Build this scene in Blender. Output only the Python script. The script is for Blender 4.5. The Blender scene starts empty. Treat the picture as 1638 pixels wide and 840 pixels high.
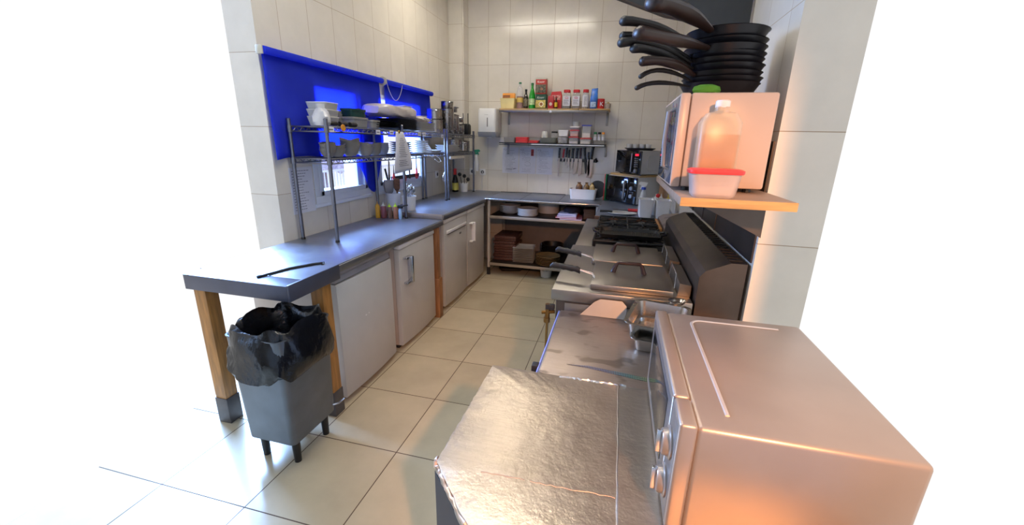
import bpy, bmesh, math, random
from mathutils import Vector, Matrix
random.seed(7)
R = math.radians
PI = math.pi
SC = bpy.context.scene
COL = SC.collection

# ------------------------------------------------------------ camera, world, lights, exposure
CAM = Vector((0, 0, 1.5))
YAW, PITCH, ROLL, FPX = 0.243444571, 0.286485427, 0.0219313659, 656.605
def cam_axes():
    cy, sy, cp, sp = math.cos(YAW), math.sin(YAW), math.cos(PITCH), math.sin(PITCH)
    f = Vector((-sy*cp, cy*cp, -sp)); r = Vector((cy, sy, 0)); u = r.cross(f)
    c, s = math.cos(ROLL), math.sin(ROLL)
    return c*r + s*u, -s*r + c*u, f
_r, _u, _f = cam_axes()
cam_data = bpy.data.cameras.new('camera')
cam = bpy.data.objects.new('camera', cam_data); COL.objects.link(cam)
cam_data.sensor_fit = 'HORIZONTAL'; cam_data.sensor_width = 36
cam_data.lens = FPX * 36 / 1638
cam_data.clip_start = 0.02
mw = Matrix.Identity(4)
for i in range(3):
    mw[i][0] = _r[i]; mw[i][1] = _u[i]; mw[i][2] = -_f[i]; mw[i][3] = CAM[i]
cam.matrix_world = mw
SC.camera = cam

world = bpy.data.worlds.new('world'); SC.world = world; world.use_nodes = True
WORLD_STRENGTH = 1.02
bg = world.node_tree.nodes['Background']
bg.inputs[0].default_value = (1, 1, 1, 1); bg.inputs[1].default_value = WORLD_STRENGTH

SC.view_settings.view_transform = 'Standard'
SC.view_settings.look = 'None'
SC.view_settings.gamma = 1
SC.view_settings.use_curve_mapping = False
SC.view_settings.exposure = 0.0
SC.cycles.use_denoising = True
SC.cycles.max_bounces = 8
SC.cycles.sample_clamp_indirect = 4

def light(name, typ, loc, target, energy, col, size=None, size_y=None, spread=None):
    d = bpy.data.lights.new(name, typ); d.energy = energy; d.color = col
    if typ == 'AREA':
        d.shape = 'RECTANGLE'; d.size = size; d.size_y = size_y or size
        if spread: d.spread = spread
    elif size: d.shadow_soft_size = size
    o = bpy.data.objects.new(name, d); COL.objects.link(o); o.location = loc
    o.rotation_euler = (Vector(target) - Vector(loc)).to_track_quat('-Z', 'Y').to_euler()
    return o
# skylight falling in through the two windows of the left wall
light('window_daylight', 'AREA', (-3.4, 2.95, 2.15), (-1.6, 2.75, 1.3), 820, (0.30, 0.52, 1.0), 1.9, 1.4)
# the warm heat lamp over the pass, behind and to the right of where the photo was taken
hl = light('heat_lamp_light', 'SPOT', (0.52, -0.45, 2.05), (0.40, 1.1, 0.85), 400, (1.0, 0.44, 0.17), 0.05)
hl.data.spot_size = R(68); hl.data.spot_blend = 0.7
CEIL_TUBE = 34      # emission of the ceiling tubes

# ------------------------------------------------------------ materials
def lin(c):
    out = []
    for v in c[:3]:
        v = v/255
        out.append(v/12.92 if v <= .04045 else ((v+.055)/1.055)**2.4)
    return (*out, 1)
def nodes(name):
    m = bpy.data.materials.new(name); m.use_nodes = True
    nt = m.node_tree; p = nt.nodes['Principled BSDF']
    return m, nt, p
def coord(nt, scale=(1,1,1)):
    tc = nt.nodes.new('ShaderNodeTexCoord'); mp = nt.nodes.new('ShaderNodeMapping')
    mp.inputs['Scale'].default_value = scale
    nt.links.new(tc.outputs['Object'], mp.inputs[0]); return mp.outputs[0]
def noise(nt, vec, scale, detail=3, rough=.5):
    n = nt.nodes.new('ShaderNodeTexNoise'); n.inputs['Scale'].default_value = scale
    n.inputs['Detail'].default_value = detail; n.inputs['Roughness'].default_value = rough
    nt.links.new(vec, n.inputs['Vector']); return n.outputs[0]
def ramp(nt, src, stops):
    r = nt.nodes.new('ShaderNodeValToRGB'); e = r.color_ramp.elements
    e[0].position, e[0].color = stops[0][0], stops[0][1]
    e[1].position, e[1].color = stops[-1][0], stops[-1][1]
    for pos, c in stops[1:-1]:
        k = e.new(pos); k.color = c
    nt.links.new(src, r.inputs[0]); return r.outputs[0]
def bump(nt, p, h, strength, dist=.01):
    b = nt.nodes.new('ShaderNodeBump'); b.inputs['Strength'].default_value = strength
    b.inputs['Distance'].default_value = dist
    nt.links.new(h, b.inputs['Height']); nt.links.new(b.outputs[0], p.inputs['Normal']); return b
def math_(nt, op, a, b=None):
    n = nt.nodes.new('ShaderNodeMath'); n.operation = op
    for i, v in enumerate((a, b)):
        if v is None: continue
        if isinstance(v, (int, float)): n.inputs[i].default_value = v
        else: nt.links.new(v, n.inputs[i])
    return n.outputs[0]
_mc = {}
def pm(name, col, rough=.5, metal=0., var=.06, nscale=9, bmp=0., alpha=1., spec=.5, emit=0., stretch=(1,1,1), coat=0., trans=0.):
    if name in _mc: return _mc[name]
    m, nt, p = nodes(name); _mc[name] = m
    c = lin(col)
    v = coord(nt, stretch); n = noise(nt, v, nscale)
    d = tuple(x*(1-var*1.6) for x in c[:3]) + (1,); l = tuple(min(1, x*(1+var)) for x in c[:3]) + (1,)
    col_out = ramp(nt, n, [(.3, d), (.7, l)])
    nt.links.new(col_out, p.inputs['Base Color'])
    p.inputs['Roughness'].default_value = rough; p.inputs['Metallic'].default_value = metal
    p.inputs['Alpha'].default_value = alpha; p.inputs['Specular IOR Level'].default_value = spec
    p.inputs['Coat Weight'].default_value = coat; p.inputs['Transmission Weight'].default_value = trans
    if bmp: bump(nt, p, noise(nt, v, nscale*2.3), bmp, .004)
    if emit:
        nt.links.new(col_out, p.inputs['Emission Color']); p.inputs['Emission Strength'].default_value = emit
    return m
def tile_mat(name, axes, offs, sizes, col, grout, w=.0035, rough=.18, wave=.12, var=.05, mott=6):
    """ceramic tiles: grout grid measured in world metres along two axes"""
    m, nt, p = nodes(name)
    tc = nt.nodes.new('ShaderNodeTexCoord'); sp = nt.nodes.new('ShaderNodeSeparateXYZ')
    nt.links.new(tc.outputs['Object'], sp.inputs[0])
    ds, ids = [], []
    for a, o, s in zip(axes, offs, sizes):
        t = math_(nt, 'DIVIDE', math_(nt, 'SUBTRACT', sp.outputs[a], o), s)
        t = math_(nt, 'ADD', t, 100.0)
        fr = math_(nt, 'FRACT', t)
        ids.append(math_(nt, 'FLOOR', t))
        d = math_(nt, 'MINIMUM', fr, math_(nt, 'SUBTRACT', 1.0, fr))
        ds.append(math_(nt, 'MULTIPLY', d, s))
    dmin = math_(nt, 'MINIMUM', ds[0], ds[1])
    g = math_(nt, 'LESS_THAN', dmin, w/2)
    cb = nt.nodes.new('ShaderNodeCombineXYZ'); nt.links.new(ids[0], cb.inputs[0]); nt.links.new(ids[1], cb.inputs[1])
    wn = nt.nodes.new('ShaderNodeTexWhiteNoise'); nt.links.new(cb.outputs[0], wn.inputs[0])
    nz = noise(nt, tc.outputs['Object'], mott, 5, .6)
    mixv = math_(nt, 'ADD', math_(nt, 'MULTIPLY', wn.outputs[0], .35), math_(nt, 'MULTIPLY', nz, .8))
    c = lin(col); d = tuple(x*(1-var*2) for x in c[:3])+(1,); l = tuple(min(1, x*(1+var)) for x in c[:3])+(1,)
    base = ramp(nt, mixv, [(.25, d), (.85, l)])
    mx = nt.nodes.new('ShaderNodeMix'); mx.data_type = 'RGBA'
    nt.links.new(g, mx.inputs[0]); nt.links.new(base, mx.inputs[6]); mx.inputs[7].default_value = lin(grout)
    nt.links.new(mx.outputs[2], p.inputs['Base Color'])
    nt.links.new(math_(nt, 'ADD', math_(nt, 'MULTIPLY', g, .6), rough), p.inputs['Roughness'])
    # slight cushion of every tile plus a slow wave, so reflections wobble from tile to tile
    edge = nt.nodes.new('ShaderNodeMapRange'); edge.inputs['From Max'].default_value = .008
    nt.links.new(dmin, edge.inputs[0])
    wv = noise(nt, tc.outputs['Object'], 5, 1)
    tilt = math_(nt, 'MULTIPLY', wn.outputs[0], .5)
    h = math_(nt, 'ADD', math_(nt, 'MULTIPLY', edge.outputs[0], .15), math_(nt, 'ADD', math_(nt, 'MULTIPLY', wv, 2.0), tilt))
    bump(nt, p, h, wave, .01)
    return m
M_WALL = tile_mat('white_wall_tile', (0, 2), (-1.60, 2.36), (.257, .403), (218, 211, 198), (160, 140, 116), w=.0030)
M_WALL_SIDE = tile_mat('white_wall_tile_side', (1, 2), (4.865, 2.36), (.256, .403), (218, 211, 198), (160, 140, 116), w=.0030)
M_FLOOR = tile_mat('beige_floor_tile', (0, 1), (-.948, 1.51), (.45, .457), (192, 180, 154), (84, 66, 50), w=.005, rough=.22, wave=.05, var=.10, mott=3.5)

def metal(name, col, rough=.3, bmp=.05, sc=30, stretch=(1,1,1), var=.08, rvar=.12):
    if name in _mc: return _mc[name]
    m, nt, p = nodes(name); _mc[name] = m
    v = coord(nt, stretch); n = noise(nt, v, sc, 4, .6); n2 = noise(nt, coord(nt), 6, 3)
    c = lin(col)
    nt.links.new(ramp(nt, n2, [(.3, tuple(x*(1-2*var) for x in c[:3])+(1,)), (.7, c)]), p.inputs['Base Color'])
    p.inputs['Metallic'].default_value = 1
    nt.links.new(math_(nt, 'ADD', math_(nt, 'MULTIPLY', n, rvar), rough), p.inputs['Roughness'])
    bump(nt, p, n, bmp, .003)
    return m
M_STEEL = metal('brushed_steel', (156, 150, 144), .30, .05, 60, (1, 18, 18))
M_STEEL_DK = metal('worn_steel', (98, 90, 85), .38, .08, 40, (1, 10, 10), .15)
M_CHROME = metal('chrome', (205, 207, 212), .16, .02, 20)
M_POT = metal('pot_steel', (178, 172, 164), .2, .02, 20)
M_ALU = metal('aluminium', (170, 170, 172), .4, .03, 30)

def foil_mat(name, col, wr=.35, rough=.24, crease=.5, sc=14, stains=0., met=.9):
    m, nt, p = nodes(name)
    v = coord(nt)
    c = lin(col)
    big = noise(nt, v, 3.2, 4, .6); fine = noise(nt, v, sc*2.6, 5, .65); mid = noise(nt, v, sc, 4, .6)
    st = noise(nt, coord(nt, (2, 38, 1)), 6, 3)
    base = ramp(nt, math_(nt, 'ADD', math_(nt, 'MULTIPLY', big, .6), math_(nt, 'MULTIPLY', st, .4)),
                [(.3, tuple(x*.72 for x in c[:3])+(1,)), (.7, c)])
    if stains:
        sn = noise(nt, coord(nt, (1, 1.6, 1)), 9, 2, .4)
        k = ramp(nt, sn, [(.60, (0, 0, 0, 1)), (.66, (1, 1, 1, 1))])
        mx = nt.nodes.new('ShaderNodeMix'); mx.data_type = 'RGBA'
        nt.links.new(math_(nt, 'MULTIPLY', k, stains), mx.inputs[0]); nt.links.new(base, mx.inputs[6])
        mx.inputs[7].default_value = lin((92, 78, 68)); base = mx.outputs[2]
    nt.links.new(base, p.inputs['Base Color'])
    p.inputs['Metallic'].default_value = met
    nt.links.new(math_(nt, 'ADD', math_(nt, 'MULTIPLY', mid, .22), rough), p.inputs['Roughness'])
    vr = nt.nodes.new('ShaderNodeTexVoronoi'); vr.feature = 'DISTANCE_TO_EDGE'; vr.inputs['Scale'].default_value = 5
    wob = nt.nodes.new('ShaderNodeVectorMath'); wob.operation = 'ADD'
    ns = nt.nodes.new('ShaderNodeTexNoise'); ns.inputs['Scale'].default_value = 4
    nt.links.new(v, ns.inputs['Vector']); nt.links.new(v, wob.inputs[0]); nt.links.new(ns.outputs['Color'], wob.inputs[1])
    nt.links.new(wob.outputs[0], vr.inputs['Vector'])
    cr = nt.nodes.new('ShaderNodeMapRange'); cr.inputs['From Max'].default_value = .03
    nt.links.new(vr.outputs['Distance'], cr.inputs[0])
    h = math_(nt, 'ADD', math_(nt, 'MULTIPLY', mid, 1.0), math_(nt, 'ADD', math_(nt, 'MULTIPLY', fine, .5), math_(nt, 'MULTIPLY', cr.outputs[0], crease*.05)))
    bump(nt, p, h, wr, .006)
    return m
M_FOIL = foil_mat('crinkled_foil', (194, 180, 162), .45, .22)
M_FOIL2 = foil_mat('stained_foil', (172, 156, 144), .22, .28, stains=.55)
M_COUNTER = foil_mat('foil_lined_counter', (150, 156, 172), .12, .27, .2, 8, met=.75)
M_WHITE = pm('white_enamel', (226, 222, 220), .35, var=.02, coat=.2)
M_WHITE_PL = pm('white_plastic', (226, 225, 224), .4, var=.03)
M_CERAMIC = pm('white_ceramic', (206, 204, 200), .2, var=.03)
M_CERAMIC_GR = pm('greyish_ceramic', (150, 146, 142), .25, var=.08)
M_BLACK = pm('black_plastic', (20, 20, 22), .35, var=.1)
M_BLACK_GL = pm('black_gloss', (10, 10, 12), .08, var=.1, coat=.5)
M_IRON = pm('cast_iron', (24, 23, 23), .5, .3, var=.2, nscale=30, bmp=.3)
M_DARK = pm('dark_rubber', (30, 29, 30), .7, var=.1)
M_WOOD = pm('varnished_wood', (176, 122, 62), .45, var=.22, nscale=7, stretch=(8, 8, 1), bmp=.05)
M_WOODH = pm('pine_board', (186, 150, 96), .5, var=.18, nscale=7, stretch=(1, 10, 10), bmp=.05)
M_WOODBR = pm('brown_wood', (110, 70, 44), .5, var=.3, nscale=6, stretch=(1, 9, 9), bmp=.08)
M_RED = pm('red_plastic', (196, 34, 36), .4, var=.05)
M_GREEN = pm('green_plastic', (30, 110, 70), .4, var=.05)
M_PAPER = pm('white_paper', (214, 214, 222), .8, var=.03)
M_INK = pm('grey_ink', (96, 96, 110), .8, var=.05)
M_INKDK = pm('dark_ink', (40, 40, 46), .7, var=.05)
M_LID_RED = pm('translucent_red_lid', (226, 60, 62), .35, var=.05)
M_CLEAR = pm('clear_plastic', (214, 214, 220), .15, var=.03, alpha=.26)
M_MILKY = pm('milky_plastic', (214, 212, 210), .35, var=.05, alpha=.72)
M_BAG = pm('thin_plastic_bag', (228, 226, 226), .25, var=.06, alpha=.62, bmp=.6, nscale=12)

# ------------------------------------------------------------ mesh helpers
class MB:
    def __init__(self): self.bm = bmesh.new(); self.mi = 0
    def _tag(self, faces):
        for f in faces: f.material_index = self.mi
    def m(self, i): self.mi = i; return self
    def face(self, pts):
        f = self.bm.faces.new([self.bm.verts.new(p) for p in pts]); f.material_index = self.mi; return self
    def box(self, x0, y0, z0, x1, y1, z1, bev=0, seg=2, rot=0, tilt=None):
        r = bmesh.ops.create_cube(self.bm, size=1)
        vs = r['verts']; c = Vector(((x0+x1)/2, (y0+y1)/2, (z0+z1)/2))
        for v in vs: v.co = Vector((v.co.x*(x1-x0), v.co.y*(y1-y0), v.co.z*(z1-z0)))
        fs = set(f for v in vs for f in v.link_faces)
        if bev:
            es = list(set(e for v in vs for e in v.link_edges))
            b = bmesh.ops.bevel(self.bm, geom=es, offset=bev, segments=seg, affect='EDGES', profile=.5)
            vs = list(set(b['verts']) | set(v for v in vs if v.is_valid))
            fs = set(f for v in vs for f in v.link_faces)
        mt = Matrix.Translation(c)
        if rot: mt = mt @ Matrix.Rotation(rot, 4, 'Z')
        if tilt: mt = mt @ Matrix.Rotation(tilt[0], 4, tilt[1])
        for v in vs: v.co = mt @ v.co
        self._tag(fs); return self
    def loft(self, loops, cap0=True, cap1=True, closed=True):
        rings = [[self.bm.verts.new(p) for p in L] for L in loops]
        n = len(rings[0]); fs = []
        for a, b in zip(rings, rings[1:]):
            for i in range(n if closed else n-1):
                j = (i+1) % n
                try: fs.append(self.bm.faces.new((a[i], a[j], b[j], b[i])))
                except ValueError: pass
        if cap0: fs.append(self.bm.faces.new(rings[0][::-1]))
        if cap1: fs.append(self.bm.faces.new(rings[-1]))
        self._tag(fs); return self
    def lathe(self, prof, c=(0, 0, 0), seg=24, caps=True, sx=1, sy=1):
        L = [[(c[0]+r*sx*math.cos(2*PI*i/seg), c[1]+r*sy*math.sin(2*PI*i/seg), c[2]+z) for i in range(seg)] for r, z in prof]
        return self.loft(L, caps and prof[0][0] > 1e-5, caps and prof[-1][0] > 1e-5)
    def rr(self, prof, c=(0, 0, 0), seg=4, rot=0):
        """stack of rounded rectangles (half width, half depth, corner radius, z)"""
        L = []
        for hw, hd, r, z in prof:
            pts = []
            for q, (sx, sy) in enumerate(((1, 1), (-1, 1), (-1, -1), (1, -1))):
                for k in range(seg+1):
                    a = q*PI/2 + k*PI/2/seg
                    x = sx*(hw-r) + r*math.cos(a); y = sy*(hd-r) + r*math.sin(a)
                    xr = x*math.cos(rot)-y*math.sin(rot); yr = x*math.sin(rot)+y*math.cos(rot)
                    pts.append((c[0]+xr, c[1]+yr, c[2]+z))
            L.append(pts)
        return self.loft(L)
    def tub(self, hw, hd, r, h, t=.003, taper=.9, c=(0, 0, 0), lip=.004, rot=0):
        """open container with real wall thickness"""
        a, b = hw*taper, hd*taper
        return self.rr([(a-.004, b-.004, r*.8, 0), (a, b, r, .004), (hw, hd, r, h-.006), (hw+lip, hd+lip, r+lip*.5, h-.005), (hw+lip, hd+lip, r+lip*.5, h),
                        (hw-t, hd-t, max(r-t, .002), h), (a-t, b-t, max(r-t, .002), .008), (a*.5, b*.5, r*.5, .007)], c, rot=rot)
    def cyl(self, p0, p1, r0, r1=None, seg=14, caps=True):
        p0, p1 = Vector(p0), Vector(p1); r1 = r0 if r1 is None else r1
        return self.tube([p0, p1], [r0, r1], seg, caps)
    def tube(self, pts, r, seg=8, caps=True, flat=1., up=None):
        pts = [Vector(p) for p in pts]; n = len(pts)
        rs = r if isinstance(r, (list, tuple)) else [r]*n
        L = []; prev = None
        for i, p in enumerate(pts):
            t = (pts[min(i+1, n-1)] - pts[max(i-1, 0)]).normalized()
            if prev is None:
                g = Vector(up) if up else (Vector((0, 0, 1)) if abs(t.z) < .9 else Vector((1, 0, 0)))
                a = t.cross(g).normalized()
            else:
                a = (prev - t*prev.dot(t)).normalized()
            prev = a; b = t.cross(a)
            L.append([p + a*rs[i]*math.cos(2*PI*k/seg) + b*rs[i]*flat*math.sin(2*PI*k/seg) for k in range(seg)])
        return self.loft(L, caps, caps)
    def prism(self, poly, z0, z1):
        return self.loft([[(x, y, z0) for x, y in poly], [(x, y, z1) for x, y in poly]])
    def prism_y(self, poly, y0, y1):
        return self.loft([[(x, y0, z) for x, z in poly], [(x, y1, z) for x, z in poly]])
    def prism_x(self, poly, x0, x1):
        return self.loft([[(x0, y, z) for y, z in poly], [(x1, y, z) for y, z in poly]])
    def sphere(self, c, r, seg=12, sq=(1, 1, 1)):
        n = seg//2
        return self.loft([[(c[0]+r*sq[0]*math.sin(PI*j/n)*math.cos(2*PI*i/seg), c[1]+r*sq[1]*math.sin(PI*j/n)*math.sin(2*PI*i/seg), c[2]-r*sq[2]*math.cos(PI*j/n)) for i in range(seg)]
                          for j in [.06]+list(range(1, n))+[n-.06]])
    def text(self, s, size, mat4, depth=.0006, align='CENTER'):
        cu = bpy.data.curves.new('t', 'FONT'); cu.body = s; cu.size = size; cu.extrude = depth; cu.align_x = align; cu.align_y = 'CENTER'
        cu.resolution_u = 2
        o = bpy.data.objects.new('t', cu); COL.objects.link(o)
        dg = bpy.context.evaluated_depsgraph_get(); me = bpy.data.meshes.new_from_object(o.evaluated_get(dg))
        n0 = len(self.bm.faces); me.transform(mat4); self.bm.from_mesh(me)
        self.bm.faces.ensure_lookup_table()
        for f in self.bm.faces[n0:]: f.material_index = self.mi
        bpy.data.objects.remove(o); bpy.data.curves.remove(cu); bpy.data.meshes.remove(me)
        return self
    def xf(self, mt):
        bmesh.ops.transform(self.bm, matrix=mt, verts=self.bm.verts); return self
# orientation for lettering on a face looking to -y, and one looking to +x
def T_front(x, y, z): return Matrix.Translation((x, y, z)) @ Matrix.Rotation(PI/2, 4, 'X')
def T_side(x, y, z): return Matrix.Translation((x, y, z)) @ Matrix.Rotation(PI/2, 4, 'Z') @ Matrix.Rotation(PI/2, 4, 'X')

def obj(name, mb, mats, parent=None, label=None, smooth=35):
    me = bpy.data.meshes.new(name)
    bmesh.ops.recalc_face_normals(mb.bm, faces=mb.bm.faces[:])
    mb.bm.to_mesh(me); mb.bm.free()
    if smooth:
        me.polygons.foreach_set('use_smooth', [True]*len(me.polygons))
        me.set_sharp_from_angle(angle=R(smooth))
    for m in (mats if isinstance(mats, (list, tuple)) else [mats]): me.materials.append(m)
    o = bpy.data.objects.new(name, me); COL.objects.link(o)
    if parent: o.parent = parent
    if label: o['label'] = label
    return o
def tag(o, label, cat, group=None, kind=None):
    o['label'] = label; o['category'] = cat
    if group: o['group'] = group
    if kind: o['kind'] = kind
    return o
def thing(name, label, cat, loc=(0, 0, 0), rz=0, group=None):
    o = bpy.data.objects.new(name, None); COL.objects.link(o)
    o.empty_display_size = .05; o.location = loc; o.rotation_euler = (0, 0, rz)
    return tag(o, label, cat, group)
def one(name, label, cat, mb, mats, loc=(0, 0, 0), rz=0, group=None, smooth=35):
    o = obj(name, mb, mats, None, None, smooth); o.location = loc; o.rotation_euler = (0, 0, rz)
    return tag(o, label, cat, group)
def struct(name, mb, m, label, cat='structure', smooth=0):
    o = obj(name, mb, m, None, None, smooth); o['kind'] = 'structure'; o['label'] = label; o['category'] = cat
    return o
def dup(root, loc, rz=0, label=None, group=None, scale=None):
    r = root.copy(); COL.objects.link(r); r.location = loc; r.rotation_euler = (0, 0, rz)
    if scale: r.scale = scale
    if label: r['label'] = label
    if group: r['group'] = group
    for ch in list(root.children):
        c = ch.copy(); COL.objects.link(c); c.parent = r
        for g in list(ch.children):
            d = g.copy(); COL.objects.link(d); d.parent = c
    return r

# ------------------------------------------------------------ the room
XL, XR, YB, ZC = -2.03, .53, 5.07, 3.1
struct('floor', MB().box(XL-.2, -1.6, -.1, XR+.2, YB+.2, 0), M_FLOOR, 'beige square floor tiles', 'floor')
struct('ceiling', MB().box(XL-.2, -1.6, ZC, XR+.2, YB+.2, ZC+.1), pm('ceiling_paint', (228, 224, 214), .8, var=.02), 'white ceiling', 'ceiling')
struct('wall_back', MB().box(XL-.2, YB, 0, XR+.2, YB+.2, ZC), M_WALL, 'white tiled back wall', 'wall')
W1, W2, WZ0, WZ1 = (2.50, 3.07), (3.27, 4.08), 1.10, 1.86
wl = MB()
Y0 = 2.12
wl.box(XL-.2, Y0, 0, XL, YB, WZ0).box(XL-.2, Y0, WZ1, XL, YB, ZC)
wl.box(XL-.2, Y0, WZ0, XL, W1[0], WZ1).box(XL-.2, W1[1], WZ0, XL, W2[0], WZ1).box(XL-.2, W2[1], WZ0, XL, YB, WZ1)
struct('wall_left', wl, M_WALL_SIDE, 'white tiled left wall with two windows', 'wall')
struct('wall_right', MB().box(XR, 1.68, 0, XR+.2, YB, ZC), M_WALL_SIDE, 'white tiled right wall', 'wall')
struct('wall_front_added', MB().box(XL-.2, -1.8, 0, XR+.2, -1.6, ZC), M_WALL, 'white tiled wall added unseen behind the photographer to block world light', 'wall')  # unseen rear walls, added to block white fill from the world
struct('wall_left', MB().box(XL-.2, -1.6, 0, XL, .35, ZC), M_WALL_SIDE, 'white tiled left wall added unseen behind the photographer to block world light', 'wall')
struct('wall_right', MB().box(XR, -1.6, 0, XR+.2, .45, ZC), M_WALL_SIDE, 'white tiled right wall added unseen behind the photographer to block world light', 'wall')
struct('trim_1', MB().box(XL, 4.90, 0, -1.845, YB, ZC, .006), M_WALL, 'tiled pilaster in the far left corner', 'trim')
struct('trim_2', MB().box(XR-.006, 1.70, 1.07, XR, 3.95, 1.52).box(XR-.010, 2.35, 1.07, XR-.006, 2.365, 1.52).box(XR-.010, 3.05, 1.07, XR-.006, 3.065, 1.52)
       .box(XR-.010, 2.7, 1.07, XR-.006, 2.71, 1.52), M_STEEL_DK, 'steel cladding behind the cooker', 'cladding')
M_FRAME = pm('white_window_frame', (214, 218, 226), .35, var=.02)
M_GLASS = pm('window_glass', (240, 246, 255), .02, var=.0, alpha=.08)
for k, (a, b) in enumerate((W1, W2)):
    f = MB(); x0, x1 = XL-.09, XL+.012; t = .035
    f.box(x0, a, WZ0, x1, b, WZ0+t, .004).box(x0, a, WZ1-t, x1, b, WZ1, .004).box(x0, a, WZ0, x1, a+t, WZ1, .004).box(x0, b-t, WZ0, x1, b, WZ1, .004)
    if k == 0: f.box(x0, b-.10, WZ0, x1-.02, b-.045, WZ1, .004)
    # flat casing on the wall
    f.box(XL, a-.05, WZ0-.05, XL+.008, b+.05, WZ0, .002).box(XL, a-.05, WZ0+.001, XL+.008, a, WZ1+.05, .002).box(XL, b, WZ0+.001, XL+.008, b+.05, WZ1+.05, .002)
    w = struct('window_%d' % (k+1), f, M_FRAME, 'white framed window', 'window', 35)
    g = obj('pane', MB().box(XL-.06, a+t, WZ0+t, XL-.054, b-t, WZ1-t), M_GLASS, w)
    s = obj('sill', MB().box(XL-.02, a-.06, WZ0-.075, XL+.014, b+.06, WZ0-.05, .004), M_FRAME, w)

# outside the windows: railing and leaves carry overexposure painted as pale colour
rail = MB()
rail.box(-4.62, 5.2, .96, -4.58, 10, .99).box(-4.62, 5.2, .5, -4.58, 10, .54)
for i in range(60): rail.cyl((-4.6, 5.25+i*.08, .0), (-4.6, 5.25+i*.08, .98), .009, seg=6)
one('railing', 'iron railing outside the near window, daylight glare painted into its colour', 'railing', rail, pm('railing_glare', (206, 208, 222), .6))
sh = MB()
random.seed(3)
for i in range(90):
    a, b = random.uniform(0, 2*PI), random.uniform(-1, 1)
    r = .42
    sh.sphere((-6.4+r*math.cos(a)*.8, 8.1+r*math.sin(a)*.9, 1.15+b*.3), random.uniform(.08, .16), 6)
t_ = thing('shrub', 'clipped shrub outside the near window, daylight glare painted into its colour', 'plant')
obj('foliage', sh, pm('shrub_glare', (190, 184, 206), .8, var=.2, nscale=20), t_)
obj('trunk', MB().cyl((-6.4, 8.1, 0), (-6.4, 8.1, 1.0), .05, .04), M_WOODBR, t_)

# ------------------------------------------------------------ ceiling lights
def ceiling_light(loc, label):
    t = thing('ceiling_light', label, 'ceiling light', loc, 0, 'ceiling tube lights')
    obj('housing', MB().box(-.62, -.09, -.03, .62, .09, 0, .006), M_WHITE, t)
    e = bpy.data.materials.new('tube_glow'); e.use_nodes = True; nt = e.node_tree; nt.nodes.clear()
    em = nt.nodes.new('ShaderNodeEmission'); em.inputs[0].default_value = (1, .92, .77, 1); em.inputs[1].default_value = CEIL_TUBE
    out = nt.nodes.new('ShaderNodeOutputMaterial'); nt.links.new(em.outputs[0], out.inputs[0])
    obj('diffuser', MB().box(-.60, -.07, -.055, .60, .07, -.03, .008), e, t)
    return t
cl = ceiling_light((-1.12, 3.85, ZC), 'fluorescent ceiling light nearest the back wall')
c2 = dup(cl, (-.85, 1.85, ZC), 0, 'fluorescent ceiling light above the near half of the aisle')

# ------------------------------------------------------------ left counters
ZL, ZU, XF = .85, .89, -1.41
def counter(name, label, y0, y1, z, x1=XF, skirt=True):
    t = thing(name, label, 'worktop')
    obj('top', MB().box(XL+.002, y0, z-.035, x1, y1, z, .006), M_COUNTER, t)
    obj('edge_strip', MB().box(x1-.004, y0, z-.045, x1+.006, y1, z-.006, .004), M_ALU, t, 'grey metal edging strip')
    return t
c_low = counter('worktop', 'lower foil-lined grey worktop under the near window', 1.55, 3.2, ZL)
c_up = counter('worktop', 'raised grey worktop running to the far left corner', 3.205, YB-.002, ZU)
obj('end_lip', MB().box(XL+.01, 3.196, ZL+.001, XF, 3.204, ZU+.004, .002), M_FOIL2, c_up)
# dark apron with table leg at the near end
ap = thing('work_table', 'dark grey metal table apron on orange wooden legs, at the left edge', 'table')
obj('apron', MB().box(-1.403, 1.44, .775, -1.392, 1.80, .856, .003).box(XL+.03, 1.44, .775, -1.403, 1.545, .851, .003), pm('slate_metal', (84, 86, 100), .4, .4), ap)
for yy, xx in ((1.702, -1.443), (1.50, -1.95)):
    lg = obj('leg', MB().box(xx-.035, yy-.035, .14, xx+.035, yy+.035, (.812 if yy > 1.6 else .774), .003), M_WOOD, ap)
    obj('foot', MB().box(xx-.039, yy-.039, 0, xx+.039, yy+.039, .15, .003), pm('grey_tin', (96, 92, 92), .5, .4, var=.2), lg, 'grey metal foot')
cb = MB(); cb.tube([(-1.62, 1.50, ZL+.006), (-1.58, 1.66, ZL+.006), (-1.52, 1.76, ZL+.006), (-1.485, 1.80, ZL+.006), (-1.48, 1.775, ZL+.006)], .006)
one('cable', 'black cable end lying on the near end of the worktop', 'cable', cb, M_BLACK)

# waste bin with black bag, left edge
bn = thing('waste_bin', 'grey metal waste bin lined with a black bag', 'bin', (-1.463, 1.435, 0))
obj('body', MB().tub(.145, .165, .03, .54, .004, .90, c=(0, 0, .125)), pm('bin_metal', (110, 116, 124), .35, .7, var=.08), bn)
for x in (-.09, .09):
    for y in (-.10, .10): obj('foot', MB().cyl((x, y, 0), (x, y, .127), .016, .020), M_BLACK, bn)
obj('pedal', MB().tube([(.11, .12, .16), (.15, .15, .165), (.16, .18, .175)], .006), M_CHROME, bn)
bb = MB(); L = []
random.seed(11)
for j, (s, z) in enumerate([(1.02, .47), (1.16, .48), (1.2, .52), (1.17, .58), (1.10, .63), (1.04, .685), (.97, .70), (.88, .66), (.78, .58)]):
    L.append([((.15*s*math.copysign(abs(math.cos(a))**.6, math.cos(a)))*(1+.05*math.sin(7*a+j)), .17*s*math.copysign(abs(math.sin(a))**.6, math.sin(a))*(1+.05*math.cos(5*a+j*2)), z+.016*math.sin(6*a+j*1.3)) for a in [2*PI*i/64 for i in range(64)]])
bb.loft(L, False, False)
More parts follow.
